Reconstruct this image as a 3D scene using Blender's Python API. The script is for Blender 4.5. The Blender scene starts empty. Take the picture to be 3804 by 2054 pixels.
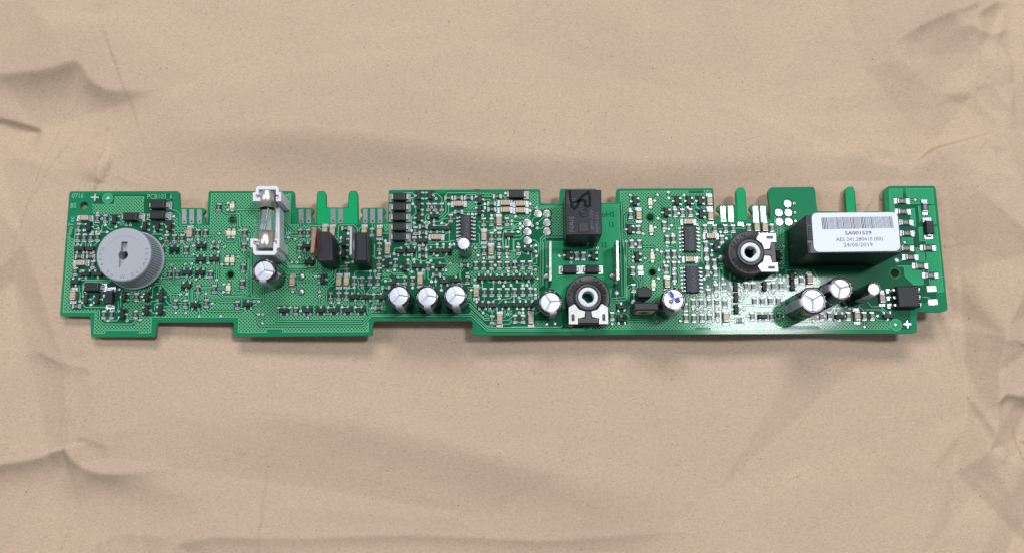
import bpy, bmesh, math, random
import numpy as np
from mathutils import Vector, Matrix
from mathutils.geometry import tessellate_polygon
random.seed(7)
S = bpy.context.scene
S.unit_settings.scale_length = 0.01          # one unit is one centimetre
# ------------------------------------------------------------------ camera
FPX, CX, CY, CAMH = 3400.0, 1902.0, 1027.0, 30.0
def rotm(p, r, y):
    cx, sx, cy, sy, cz, sz = math.cos(p), math.sin(p), math.cos(y), math.sin(y), math.cos(r), math.sin(r)
    Rx = Matrix(((1,0,0),(0,cx,-sx),(0,sx,cx))); Ry = Matrix(((cy,0,sy),(0,1,0),(-sy,0,cy))); Rz = Matrix(((cz,-sz,0),(sz,cz,0),(0,0,1)))
    return Rz @ Ry @ Rx
RM = rotm(.1908, -.0073, -.0020)
cam = bpy.data.objects.new("camera", bpy.data.cameras.new("camera")); S.collection.objects.link(cam)
cam.matrix_world = Matrix.Translation((0,0,CAMH)) @ RM.to_4x4()
cam.data.sensor_width = 36; cam.data.lens = 36*FPX/3804; cam.data.clip_start = .5; cam.data.clip_end = 1000
S.camera = cam
# ------------------------------------------------------------------ light of the room
W = bpy.data.worlds.new("World"); S.world = W; W.use_nodes = True
W.node_tree.nodes["Background"].inputs[0].default_value = (.90,.94,1,1); W.node_tree.nodes["Background"].inputs[1].default_value = .22
def area(name, loc, aim, sx, sy, power, col):
    l = bpy.data.lights.new(name, 'AREA'); l.shape = 'RECTANGLE'; l.size = sx; l.size_y = sy; l.energy = power; l.color = col
    o = bpy.data.objects.new(name, l); S.collection.objects.link(o); o.location = loc
    o.rotation_euler = (Vector(aim)-Vector(loc)).to_track_quat('-Z','Y').to_euler(); return o
area("ceiling_lamp", (50,27.5,145), (0,6,0), 15, 24, 118000, (.95,.97,1))
area("ceiling_lamp", (-118,30,150), (0,6,0), 30, 45, 80000, (.95,.97,1))
area("ceiling_lamp", (-8,150,170), (0,6,0), 90, 60, 265000, (1,.96,.90))
S.view_settings.view_transform = 'Standard'; S.view_settings.look = 'None'; S.view_settings.exposure = 0; S.view_settings.gamma = 1
# ------------------------------------------------------------------ pixel of the photograph -> point at height z
def P(px, py, z=0.0):
    d = RM @ Vector((px-CX, -(py-CY), -FPX)); t = (z-CAMH)/d.z
    return Vector((d.x*t, d.y*t, z))
CR = dict(A1=(200,680),A2=(200,960),B1=(540,680),B2=(540,960),C1=(880,680),C2=(880,960),D1=(1220,680),D2=(1220,960),E1=(1560,680),E2=(1560,960),
 F1=(1900,680),F2=(1900,960),G1=(2240,680),G2=(2240,960),H1=(2580,680),H2=(2580,960),I1=(2900,680),I2=(2900,960),J1=(3200,680),J2=(3200,960))
K = 4.3472
def c2s(c, x, y): return (CR[c][0]+x/K, CR[c][1]+y/K)
def pts(s):                                   # "A1 10,20 30,40 B1 5,5" -> source pixels
    out, c = [], None
    for t in s.split():
        if ',' in t:
            x, y = t.split(','); out.append(c2s(c, float(x), float(y)) if c else (float(x), float(y)))
        else: c = t if t in CR else None
    return out
# ------------------------------------------------------------------ materials
def varnish(b, w=.14):
    b.inputs["Roughness"].default_value = .42; b.inputs["Specular IOR Level"].default_value = .05
    b.inputs["Coat Weight"].default_value = w; b.inputs["Coat Roughness"].default_value = .085; b.inputs["Coat IOR"].default_value = 1.5
def mat(name, col, rough=.5, metal=0., spec=.5, bump=0., bscale=200., coat=0., var=0., trans=0., sub=0.):
    m = bpy.data.materials.new(name); m.use_nodes = True; n = m.node_tree.nodes; L = m.node_tree.links; b = n["Principled BSDF"]
    b.inputs["Base Color"].default_value = (*col,1); b.inputs["Roughness"].default_value = rough; b.inputs["Metallic"].default_value = metal
    b.inputs["Specular IOR Level"].default_value = spec; b.inputs["Coat Weight"].default_value = coat; b.inputs["Coat Roughness"].default_value = .12
    b.inputs["Transmission Weight"].default_value = trans
    if bump or var:
        tc = n.new("ShaderNodeTexCoord"); no = n.new("ShaderNodeTexNoise"); no.inputs["Scale"].default_value = bscale; no.inputs["Detail"].default_value = 4
        L.new(tc.outputs["Object"], no.inputs["Vector"])
        if bump:
            bu = n.new("ShaderNodeBump"); bu.inputs["Strength"].default_value = bump; bu.inputs["Distance"].default_value = .01
            L.new(no.outputs["Fac"], bu.inputs["Height"]); L.new(bu.outputs["Normal"], b.inputs["Normal"])
        if var:
            mx = n.new("ShaderNodeMix"); mx.data_type = 'RGBA'; mx.inputs[6].default_value = (*[c*(1-var) for c in col],1); mx.inputs[7].default_value = (*[min(1,c*(1+var)) for c in col],1)
            L.new(no.outputs["Fac"], mx.inputs[0]); L.new(mx.outputs[2], b.inputs["Base Color"])
    return m
M = {}
MASK_R = .27
M['edge'] = mat('soldermask_bright', (.0060,.310,.115), MASK_R, bump=.12, bscale=60, var=.12)
M['rim'] = mat('board_cut_edge', (.060,.215,.085), .7, var=.3, bscale=25)
M['dark'] = mat('soldermask_dark', (.0060,.098,.046), MASK_R, bump=.14, bscale=40, var=.12)
M['margin'] = mat('soldermask_margin', (.0080,.185,.080), MASK_R, bump=.14, bscale=40, var=.12)
M['solid'] = mat('soldermask_on_copper', (.024,.300,.130), MASK_R, bump=.12, bscale=40, var=.1)
M['trace'] = mat('soldermask_on_trace', (.12,.430,.240), .24, bump=.05, bscale=60)
M['tin'] = mat('tinned_pad', (.44,.46,.48), .27, .97, bump=.05, bscale=14, var=.2)
M['solder'] = mat('solder', (.36,.37,.385), .33, .8, bump=.5, bscale=70)
M['res'] = mat('resistor_black', (.018,.019,.022), .35, bump=.15)
for k_, w_ in (('edge',.16),('dark',.10),('margin',.17),('solid',.16),('trace',.26)): varnish(M[k_].node_tree.nodes['Principled BSDF'], w_)
M['ink'] = mat('white_marking', (.55,.57,.60), .6)
M['ink2'] = mat('grey_marking', (.085,.095,.11), .6)
M['cer'] = mat('ceramic_tan', (.43,.33,.21), .42, var=.15, bscale=20, bump=.1)
M['alu'] = mat('end_cap_metal', (.39,.395,.40), .42, .7, bump=.3, bscale=60)
M['epo'] = mat('epoxy_black', (.012,.013,.016), .45, spec=.3, bump=.25, bscale=260)
M['epo2'] = mat('epoxy_charcoal', (.020,.023,.031), .45, spec=.3, bump=.25, bscale=260, var=.15)
M['led'] = mat('led_cream', (.66,.62,.36), .4, var=.2, bscale=30)
M['ledl'] = mat('led_lens', (.76,.76,.56), .25, coat=.4)
M['sleeve'] = mat('capacitor_sleeve', (.020,.013,.022), .20, coat=.5, bump=.1, bscale=6)
M['stripe'] = mat('sleeve_stripe', (.36,.36,.43), .28, coat=.3)
M['can'] = mat('can_aluminium', (.52,.56,.63), .46, .8, bump=.25, bscale=45, var=.12)
M['grey'] = mat('knob_grey', (.33,.36,.41), .46, bump=.12, bscale=60, var=.07)
M['white'] = mat('holder_white', (.66,.68,.76), .45, bump=.08, bscale=60, var=.05)
M['nick'] = mat('nickel', (.80,.76,.70), .36, 1., bump=.04, bscale=5)
M['blade'] = mat('steel_blade', (.42,.42,.42), .30, 1., bump=.5, bscale=12, var=.3)
M['copper'] = mat('oxidised_copper', (.33,.185,.135), .42, .7, bump=.6, bscale=12, var=.5)
M['label'] = mat('label_paper', (.65,.71,.83), .5, var=.02)
M['print'] = mat('label_print', (.035,.035,.05), .6)
M['blue'] = mat('blue_marker', (.004,.016,.50), .5)
M['cream'] = mat('cream_tab', (.48,.41,.28), .35, .3, bump=.3, bscale=20)
M['ring'] = mat('rotor_white', (.60,.66,.70), .38, bump=.08)
M['pot'] = mat('pot_black', (.021,.022,.026), .42, bump=.22, bscale=40, var=.3)
M['wire'] = mat('fuse_wire', (.8,.82,.84), .3, 1.)
M['black'] = mat('marker_black', (.002,.002,.003), .5, spec=.1)
M['burn'] = mat('burnt_resin', (.10,.06,.02), .8, var=.5, bscale=30)
M['relay'] = mat('relay_black', (.013,.015,.022), .32, spec=.25, bump=.12, bscale=20, var=.2)
M['legend'] = mat('legend_on_mask', (.17,.46,.29), .4)
M['plate'] = mat('contact_plate_tin', (.50,.50,.49), .42, .35, bump=.35, bscale=8, var=.12)
M['silk'] = mat('etched_groove', (.001,.050,.026), .6, spec=.05)
g = bpy.data.materials.new('fuse_glass'); g.use_nodes = True; b = g.node_tree.nodes["Principled BSDF"]
b.inputs["Base Color"].default_value = (.90,.98,.94,1); b.inputs["Roughness"].default_value = .02; b.inputs["Transmission Weight"].default_value = 1; b.inputs["IOR"].default_value = 1.2; M['glass'] = g
def hatch_mat():
    m = bpy.data.materials.new('soldermask_on_hatched_copper'); m.use_nodes = True; n = m.node_tree.nodes; L = m.node_tree.links; b = n["Principled BSDF"]
    tc = n.new("ShaderNodeTexCoord"); sx = n.new("ShaderNodeSeparateXYZ"); L.new(tc.outputs["Object"], sx.inputs[0])
    def mth(op, a, c=None):
        k = n.new("ShaderNodeMath"); k.operation = op
        for i, v in enumerate((a, c)):
            if v is None: continue
            if isinstance(v, (int,float)): k.inputs[i].default_value = v
            else: L.new(v, k.inputs[i])
        return k.outputs[0]
    pitch = .112
    def line(op):
        f = mth('FRACT', mth('DIVIDE', mth(op, sx.outputs[0], sx.outputs[1]), pitch))
        return mth('SUBTRACT', .5, mth('ABSOLUTE', mth('SUBTRACT', f, .5)))      # 0 on the line .. .5 between
    d = mth('MINIMUM', line('ADD'), line('SUBTRACT'))
    mr = n.new("ShaderNodeMapRange"); mr.inputs[1].default_value = .15; mr.inputs[2].default_value = .22; mr.inputs[3].default_value = 1; mr.inputs[4].default_value = 0; L.new(d, mr.inputs[0])
    mx = n.new("ShaderNodeMix"); mx.data_type = 'RGBA'; mx.inputs[6].default_value = (.0050,.090,.043,1); mx.inputs[7].default_value = (.110,.390,.205,1)
    L.new(mr.outputs[0], mx.inputs[0]); L.new(mx.outputs[2], b.inputs["Base Color"])
    bu = n.new("ShaderNodeBump"); bu.inputs["Strength"].default_value = .55; bu.inputs["Distance"].default_value = .006
    L.new(mr.outputs[0], bu.inputs["Height"]); L.new(bu.outputs["Normal"], b.inputs["Normal"]); varnish(b, .2)
    return m
M['hatch'] = hatch_mat()
def paper_mat():
    m = bpy.data.materials.new('kraft_paper'); m.use_nodes = True; n = m.node_tree.nodes; L = m.node_tree.links; b = n["Principled BSDF"]
    tc = n.new("ShaderNodeTexCoord")
    def noise(scale, det, sc=(1,1,1), rough=.6, rot=0.):
        mp = n.new("ShaderNodeMapping"); mp.inputs["Scale"].default_value = sc; mp.inputs["Rotation"].default_value = (0,0,rot); L.new(tc.outputs["Object"], mp.inputs["Vector"])
        k = n.new("ShaderNodeTexNoise"); k.inputs["Scale"].default_value = scale; k.inputs["Detail"].default_value = det; k.inputs["Roughness"].default_value = rough; L.new(mp.outputs[0], k.inputs["Vector"]); return k.outputs["Fac"]
    def ramp(f, stops):
        r = n.new("ShaderNodeValToRGB"); r.color_ramp.elements[0].position = stops[0][0]; r.color_ramp.elements[0].color = (*stops[0][1],1)
        r.color_ramp.elements[1].position = stops[-1][0]; r.color_ramp.elements[1].color = (*stops[-1][1],1)
        for p, c in stops[1:-1]: e = r.color_ramp.elements.new(p); e.color = (*c,1)
        L.new(f, r.inputs[0]); return r.outputs[0]
    def mix(mode, fac, a, c):
        k = n.new("ShaderNodeMix"); k.data_type = 'RGBA'; k.blend_type = mode
        if isinstance(fac, float): k.inputs[0].default_value = fac
        else: L.new(fac, k.inputs[0])
        L.new(a, k.inputs[6]) if not isinstance(a, tuple) else setattr(k.inputs[6], 'default_value', (*a,1))
        L.new(c, k.inputs[7]) if not isinstance(c, tuple) else setattr(k.inputs[7], 'default_value', (*c,1))
        return k.outputs[2]
    base = ramp(noise(.28, 4, (.6,1,1)), [(.3,(.480,.364,.272)),(.7,(.507,.384,.288))])
    fib = noise(9, 6, (1,3.2,1), .72); fib2 = noise(14, 5, (3.0,1,1), .7, .5)
    c = mix('MULTIPLY', 1., base, ramp(fib, [(.30,(.83,.825,.81)),(.5,(1,1,1)),(.70,(1.13,1.13,1.12))]))
    c = mix('MULTIPLY', 1., c, ramp(fib2, [(.30,(.86,.86,.86)),(.5,(1,1,1)),(.72,(1.10,1.10,1.09))]))
    c = mix('MULTIPLY', 1., c, ramp(noise(1.1, 3, (.35,1.6,1)), [(.35,(.985,.985,.99)),(.65,(1.012,1.01,1.005))]))
    vo = n.new("ShaderNodeTexVoronoi"); vo.inputs["Scale"].default_value = 1.15; L.new(tc.outputs["Object"], vo.inputs["Vector"])
    sp = n.new("ShaderNodeMapRange"); sp.inputs[1].default_value = .018; sp.inputs[2].default_value = .040; sp.inputs[3].default_value = .75; sp.inputs[4].default_value = 0; L.new(vo.outputs["Distance"], sp.inputs[0])
    c = mix('MIX', sp.outputs[0], c, (.10,.075,.05))
    for sc_, ro_ in (((1,5,1),.3),((5,1,1),-.4),((1,4,1),1.1)):
        c = mix("MULTIPLY", 1., c, ramp(noise(7.5, 2, sc_, .5, ro_), [(.24,(.50,.47,.44)),(.31,(1,1,1)),(.70,(1,1,1)),(.78,(1.25,1.25,1.25))]))
    L.new(c, b.inputs["Base Color"]); b.inputs["Roughness"].default_value = .78; b.inputs["Specular IOR Level"].default_value = .25
    bu = n.new("ShaderNodeBump"); bu.inputs["Strength"].default_value = .35; bu.inputs["Distance"].default_value = .02; L.new(fib, bu.inputs["Height"])
    bu2 = n.new("ShaderNodeBump"); bu2.inputs["Strength"].default_value = .4; bu2.inputs["Distance"].default_value = .08; L.new(noise(.5, 3, (.8,1,1), .5), bu2.inputs["Height"])
    L.new(bu2.outputs[0], bu.inputs["Normal"]); L.new(bu.outputs["Normal"], b.inputs["Normal"]); return m
M['paper'] = paper_mat()
# ------------------------------------------------------------------ helpers for meshes and objects
class MB:
    """collects polygons with a material each; build() links them as one mesh object"""
    def __init__(s): s.v, s.f, s.m, s.mats, s.sm = [], [], [], [], []
    def mi(s, m):
        if m not in s.mats: s.mats.append(m)
        return s.mats.index(m)
    def add(s, vs, fs, m, smooth=False):
        o = len(s.v); s.v += [tuple(v) for v in vs]; i = s.mi(m)
        for f in fs: s.f.append([o+k for k in f]); s.m.append(i); s.sm.append(smooth)
    def prism(s, pl, z0, z1, m, bev=0., top=True, bottom=False, side_m=None):
        """pl: xy points, counter-clockwise"""
        a = sum(pl[i][0]*pl[(i+1)%len(pl)][1]-pl[(i+1)%len(pl)][0]*pl[i][1] for i in range(len(pl)))
        if a < 0: pl = pl[::-1]
        n = len(pl); rings = [[(p[0],p[1],z0) for p in pl]]
        if bev:
            c = inset(pl, bev); rings += [[(p[0],p[1],z1-bev) for p in pl], [(p[0],p[1],z1) for p in c]]
        else: rings += [[(p[0],p[1],z1) for p in pl]]
        vs = [v for r in rings for v in r]; fs = []
        for k in range(len(rings)-1):
            for i in range(n): j = (i+1)%n; fs.append([k*n+i, k*n+j, (k+1)*n+j, (k+1)*n+i])
        s.add(vs, fs, side_m or m)
        if top:
            t = rings[-1]; s.add(t, ccw(t, tessellate_polygon([[Vector(p) for p in t]])), m)
        if bottom:
            t = rings[0]; s.add(t, [f[::-1] for f in ccw(t, tessellate_polygon([[Vector(p) for p in t]]))], m)
    def box(s, x0, x1, y0, y1, z0, z1, m, bev=0., bottom=False): s.prism([(x0,y0),(x1,y0),(x1,y1),(x0,y1)], z0, z1, m, bev, bottom=bottom)
    def lathe(s, prof, m, n=40, c=(0,0), smooth=True, a0=0., a1=2*math.pi, rf=None):
        full = abs(a1-a0-2*math.pi) < 1e-6; k = n if full else n+1; vs = []
        for r, z in prof:
            for i in range(k):
                a = a0+(a1-a0)*i/n; rr = rf(r, z, i) if rf else r; vs.append((c[0]+rr*math.cos(a), c[1]+rr*math.sin(a), z))
        fs = []
        for j in range(len(prof)-1):
            for i in range(n if full else n): i2 = (i+1)%k; fs.append([j*k+i, j*k+i2, (j+1)*k+i2, (j+1)*k+i])
        s.add(vs, fs, m, smooth)
    def disc(s, r, z, m, c=(0,0), n=24, ry=None):
        s.add([(c[0]+r*math.cos(2*math.pi*i/n), c[1]+(ry or r)*math.sin(2*math.pi*i/n), z) for i in range(n)], [list(range(n))], m)
    def tube(s, p0, p1, r, m, n=16, caps=True):
        p0, p1 = Vector(p0), Vector(p1); d = (p1-p0).normalized(); u = d.orthogonal().normalized(); w = d.cross(u); vs = []
        for p in (p0, p1):
            for i in range(n): a = 2*math.pi*i/n; vs.append(p+u*math.cos(a)*r+w*math.sin(a)*r)
        s.add(vs, [[i, (i+1)%n, n+(i+1)%n, n+i] for i in range(n)], m, True)
        if caps: s.add(vs, [list(range(n))[::-1], list(range(n,2*n))], m)
    def text(s, body, size, m, M4):
        v, f = glyphs(body); s.add([M4 @ Vector((a*size, c*size, 0)) for a, c in v], f, m)
    def ribbon(s, pl, w, z, m):
        L_, R_ = [], []; n = len(pl)
        for i in range(n):
            a = Vector(pl[max(0,i-1)][:2]); c = Vector(pl[i][:2]); e = Vector(pl[min(n-1,i+1)][:2])
            d1 = (c-a).normalized() if i else (e-c).normalized(); d2 = (e-c).normalized() if i < n-1 else d1
            t = (d1+d2).normalized() if (d1+d2).length > 1e-4 else d1; nn = Vector((-t.y, t.x)); k = w/2/max(.5, t.dot(d1)); L_.append(c+nn*k); R_.append(c-nn*k)
        s.add([(p.x,p.y,z) for p in L_+R_], [[i+n, i+1+n, i+1, i] for i in range(n-1)], m)
    def mesh(s, name):
        me = bpy.data.meshes.new(name); me.from_pydata(s.v, [], s.f)
        for m in s.mats: me.materials.append(M[m])
        me.polygons.foreach_set("material_index", s.m); me.polygons.foreach_set("use_smooth", s.sm); me.update(); return me
    def build(s, name, parent=None, loc=(0,0,0), rz=0., **kw): return link(name, s.mesh(name), parent, loc, rz, **kw)
def link(name, data, parent=None, loc=(0,0,0), rz=0., **kw):
    o = bpy.data.objects.new(name, data); S.collection.objects.link(o); o.location = loc; o.rotation_euler = (0,0,rz); o.parent = parent
    for k, v in kw.items(): o[k] = v
    return o
def ccw(t, fs):
    out = []
    for f in fs:
        a, b_, c = (t[i] for i in f); cr = (b_[0]-a[0])*(c[1]-a[1])-(b_[1]-a[1])*(c[0]-a[0]); out.append(list(f) if cr > 0 else list(f)[::-1])
    return out
def inset(pl, d):
    n = len(pl); out = []
    for i in range(n):
        a = Vector(pl[i-1][:2]); c = Vector(pl[i][:2]); e = Vector(pl[(i+1)%n][:2]); d1 = (c-a).normalized(); d2 = (e-c).normalized()
        n1 = Vector((-d1.y,d1.x)); n2 = Vector((-d2.y,d2.x)); k = (n1+n2); k = k/max(.35, k.length_squared/2) if k.length > 1e-4 else n1; out.append(c+k*d)
    return out
def rounded(pl, r, seg=4):
    out = []; n = len(pl)
    for i in range(n):
        a = Vector(pl[i-1][:2]); c = Vector(pl[i][:2]); e = Vector(pl[(i+1)%n][:2]); k = min(r, (a-c).length*.45, (e-c).length*.45)
        p = c+(a-c).normalized()*k; q = c+(e-c).normalized()*k
        for j in range(seg+1): t = j/seg; out.append(p*(1-t)**2+c*2*t*(1-t)+q*t*t)
    return out
_G = {}
def relief(mb_, body, size, m, M4):
    v, f = glyphs(body, .05); mb_.add([M4 @ Vector((a*size, c*size, h*size)) for a, c, h in v], f, m)
def glyphs(body, ext=0):
    key = (body, ext)
    if key not in _G:
        cu = bpy.data.curves.new('lettering', 'FONT'); cu.body = body; cu.align_x = 'CENTER'; cu.align_y = 'CENTER'; cu.resolution_u = 2; cu.extrude = ext; cu.bevel_depth = ext*.35
        o = bpy.data.objects.new('lettering', cu); S.collection.objects.link(o); dg = bpy.context.evaluated_depsgraph_get(); me = bpy.data.meshes.new_from_object(o.evaluated_get(dg))
        _G[key] = ([(v.co.x, v.co.y, v.co.z) if ext else (v.co.x, v.co.y) for v in me.vertices], [list(p.vertices) for p in me.polygons])
        bpy.data.objects.remove(o); bpy.data.curves.remove(cu); bpy.data.meshes.remove(me)
    return _G[key]
def TM(x, y, z, rz=0., sx=1., sy=1.): return Matrix.Translation((x,y,z)) @ Matrix.Rotation(rz,4,'Z') @ Matrix.Diagonal((sx,sy,1,1))
def XY(s, z=0.): return [tuple(P(x,y,z)[:2]) for x, y in pts(s)]
# ------------------------------------------------------------------ the paper
def build_paper():
    xs = np.concatenate([np.linspace(-34,-18.2,90), np.linspace(-18,18,620), np.linspace(18.2,34,90)]); ys = np.concatenate([np.linspace(-21,-6.2,70), np.linspace(-6,17,400), np.linspace(17.2,31,70)]); nx, ny = len(xs), len(ys); X, Y = np.meshgrid(xs, ys); ZB = -.39
    Z = np.full_like(X, ZB); rng = np.random.RandomState(3)
    def dist(pl):       # signed distance to an open polyline of source pixels (at paper height) and fade along it
        q = np.array([P(a,b_,ZB)[:2] for a, b_ in pl]); best = np.full(X.shape, 1e9); sg = np.zeros(X.shape); tt = np.zeros(X.shape); L_ = np.r_[0, np.cumsum(np.hypot(*(q[1:]-q[:-1]).T))]
        for i in range(len(q)-1):
            d = q[i+1]-q[i]; l = np.hypot(*d); u = d/l; rx, ry = X-q[i][0], Y-q[i][1]; t = rx*u[0]+ry*u[1]; tc = np.clip(t, 0, l)
            dd = np.hypot(rx-u[0]*tc, ry-u[1]*tc); s_ = np.sign(rx*(-u[1])+ry*u[0]); m = dd < best; best = np.where(m, dd, best); sg = np.where(m, s_, sg); tt = np.where(m, (L_[i]+t)/L_[-1], tt)
        return best*sg, tt
    def step(pl, A, w, L_, fade=(.15,.15), soft=.05):  # falls away on the right-hand side of the travel direction
        nonlocal Z
        d, t = dist(pl); f = np.ones_like(t)
        LT = sum(math.hypot(pl[i+1][0]-pl[i][0], pl[i+1][1]-pl[i][1]) for i in range(len(pl)-1))/113.; d = -d; g_ = np.clip(d,0,None)*.9/LT
        if fade[0]: f = f*np.clip((t+g_*.5)/(fade[0]+g_),0,1)
        if fade[1]: f = f*np.clip((1-t+g_*.5)/(fade[1]+g_),0,1)
        f = f*f*(3-2*f); dp = np.where(d > 0, np.sqrt(d*d+soft*soft)-soft, 0); Z = Z - 1.9*A*f*(1-np.exp(-dp/w))*np.exp(-dp/L_)
    def bump(pl, A, w, fade=(.2,.2)):
        nonlocal Z
        d, t = dist(pl); f = np.clip(t/fade[0],0,1)*np.clip((1-t)/fade[1],0,1) if fade[0] else 1; f = f*f*(3-2*f); Z = Z + 1.6*A*f*np.exp(-(d/w)**2)
    # broad soft swells behind the board
    step([(330,548),(490,515),(620,490),(850,465),(1100,465),(1500,500),(1900,560),(2400,590),(3000,560),(3500,540)], .80, 1.6, 4., (.22,.3), 1.0)
    step([(-60,264),(60,264),(140,262),(205,254),(250,240),(276,231),(300,233),(318,252),(338,290),(364,312),(404,331),(520,336),(700,326)], .62, .95, 3.4, (.0,.42), .14)
    step([(-60,410),(60,438),(125,458)], .22, .14, .6, (0,.1), .01)
    step([(-40,560),(160,600),(330,650)], .06, .5, 2, (.1,.3), .1)
    step([(440,560),(412,620),(395,660),(382,684)], -.22, .30, 1.0, (.5,.02), .02)
    step([(380,680),(430,650),(520,690)], .05, .2, .9, (.1,.3), .02)
    step([(120,40),(370,54),(480,15)], -.20, .5, 2.4, (.2,.3), .02)
    # right hand side: crumpled towards the edge
    step([(3770,-40),(3768,250),(3772,480),(3790,560)], -.10, .30, 3., (.0,.25), .03)
    step([(3530,55),(3560,52),(3640,8)], .08, .15, .8, (.1,.2), .01)
    step([(3290,180),(3400,110),(3530,55)], .20, .5, 2.0, (.3,.1), .05)
    step([(3590,90),(3640,120),(3700,125),(3760,90)], .22, .4, 1.4, (.2,.2), .03)
    step([(3620,60),(3680,20),(3730,-10)], .22, .4, 1.4, (.2,.2), .03)
    step([(3180,505),(3240,590),(3320,605),(3345,640)], -.34, .5, 1.8, (.4,.05), .03)
    step([(3320,560),(3330,600),(3350,640)], .05, .2, 1., (.2,.1), .01)
    step([(3560,500),(3545,560),(3600,660),(3640,700)], .07, .4, 1.6, (.3,.2), .02)
    step([(3660,520),(3690,555),(3735,560)], .06, .25, 1., (.2,.2), .01)
    step([(3640,640),(3700,650),(3750,680)], .10, .5, 2.0, (.2,.2), .02)
    step([(3620,800),(3660,900),(3640,1100),(3690,1240)], .08, .5, 2.0, (.3,.3), .05)
    step([(3655,1235),(3700,1242),(3760,1290)], .08, .3, 1.3, (.2,.2), .02)
    step([(3650,1530),(3740,1462),(3790,1468),(3830,1480)], .30, .35, 1.4, (.4,0), .02)
    step([(3460,1750),(3530,1660),(3640,1560),(3720,1500)], .18, .6, 2.4, (.2,.2), .06)
    step([(3250,1720),(3400,1740),(3460,1778),(3495,1750)], .06, .4, 1.5, (.3,.1), .02)
    step([(3600,1240),(3720,1300),(3860,1380)], .05, .5, 2., (.2,.2), .05)
    # below the board
    step([(100,1290),(230,1345),(320,1362),(375,1400)], .17, .45, 1.6, (.2,.15), .02)
    step([(385,1410),(330,1500),(260,1600)], -.07, .35, 1.4, (.1,.3), .03)
    step([(325,1300),(328,1330),(325,1362)], .05, .2, .8, (.2,.1), .01)
    step([(270,1628),(300,1622),(420,1665)], .06, .2, .8, (.1,.3), .01)
    step([(-60,1726),(60,1710),(140,1692),(190,1670),(224,1650),(245,1674),(272,1710),(310,1738),(370,1755),(480,1754),(680,1722)], .54, .85, 3.2, (.0,.42), .07)
    bump([(226,1655),(240,1760),(270,1900)], .08, .6, (.05,.5))
    step([(250,2060),(420,1980),(600,1990),(700,1950)], .12, .6, 2.5, (.2,.3), .1)
    step([(600,2070),(660,2015),(800,1990),(1100,2000),(1500,1990),(2000,2010),(2700,1960)], .24, .7, 3., (.04,.3), .06)
    step([(700,1520),(1000,1510),(1400,1560),(1800,1660),(2200,1780),(2700,1860)], .60, 1.5, 4.5, (.25,.35), .9)
    step([(900,1880),(1400,1900),(1900,1930)], .10, .7, 3., (.3,.3), .3)
    step([(300,1750),(500,1790),(900,1860)], .10, .9, 3.5, (.2,.4), .2)
    from mathutils.geometry import delaunay_2d_cdt
    def facets(seed, spec):            # flat facets meeting in sharp folds, as in paper that was pressed together
        r = np.random.RandomState(seed); pp = [(-36,-23),(36,-23),(36,33),(-36,33)]; hh = [0,0,0,0]
        for x0, x1, y0, y1, n_, a_ in spec:
            for _ in range(n_): pp.append((r.uniform(x0,x1), r.uniform(y0,y1))); hh.append(r.uniform(-a_,a_))
        v2, _e, tri, ov, _1, _2 = delaunay_2d_cdt([Vector(p_) for p_ in pp], [], [], 0, 1e-5); H = np.array([np.mean([hh[k] for k in o_]) if o_ else 0 for o_ in ov]); out = np.zeros_like(X)
        for t_ in tri:
            a, b_, c = (v2[k] for k in t_); den = (b_.y-c.y)*(a.x-c.x)+(c.x-b_.x)*(a.y-c.y)
            if abs(den) < 1e-9: continue
            l1 = ((b_.y-c.y)*(X-c.x)+(c.x-b_.x)*(Y-c.y))/den; l2 = ((c.y-a.y)*(X-c.x)+(a.x-c.x)*(Y-c.y))/den; l3 = 1-l1-l2
            m_ = (l1 >= -1e-6)&(l2 >= -1e-6)&(l3 >= -1e-6); out[m_] = (l1*H[t_[0]]+l2*H[t_[1]]+l3*H[t_[2]])[m_]
        return out
    fz = facets(12, [(13.6,24,-21,31,120,.60),(10.5,14,9.5,31,9,.26),(10.5,14,-21,2,6,.22),(-30,-13.0,-21,31,70,.34),(-12,10,11,31,12,.34),(-12,10,-21,2,12,.34)])
    fz += .5*facets(31, [(14.0,22,-21,31,300,.30),(-26,-14.0,-21,31,110,.20),(-13,13,10.5,18,26,.07),(-13,13,-7,2,26,.07)])
    fz = .5*fz+.5*(fz+np.roll(fz,1,0)+np.roll(fz,-1,0)+np.roll(fz,1,1)+np.roll(fz,-1,1))/5
    Z = Z + fz
    for _ in range(70):          # gentle cockle of the sheet
        a = rng.uniform(-.35,.35); k = rng.uniform(.25,1.1); Z += rng.uniform(.002,.009)/k*np.sin(k*(X*math.sin(a)+Y*math.cos(a))+rng.uniform(0,6.28))*.55
    out_ = np.hypot(np.clip(np.abs(X)-15.2,0,None), np.clip(np.abs(Y-6.2)-2.9,0,None)); cap = -.27+.22*out_; k_ = .05; m_ = np.minimum(Z, cap); Z = m_-k_*np.log1p(np.exp(-np.abs(Z-cap)/k_))
    v = np.stack([X.ravel(), Y.ravel(), Z.ravel()], 1).astype(np.float32); i = (np.arange(ny-1)[:,None]*nx+np.arange(nx-1)[None]).ravel()
    f = np.stack([i, i+1, i+nx+1, i+nx], 1).astype(np.int32); me = bpy.data.meshes.new('kraft_paper'); me.vertices.add(len(v)); me.vertices.foreach_set("co", v.ravel())
    me.loops.add(f.size); me.loops.foreach_set("vertex_index", f.ravel()); me.polygons.add(len(f)); me.polygons.foreach_set("loop_start", np.arange(0, f.size, 4, dtype=np.int32)); me.polygons.foreach_set("use_smooth", np.ones(len(f), bool))
    me.materials.append(M['paper']); me.update(calc_edges=True); me.validate()
    link('kraft_paper_ground', me, kind='structure', label='creased brown kraft paper sheet under the circuit board')
build_paper()
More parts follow.
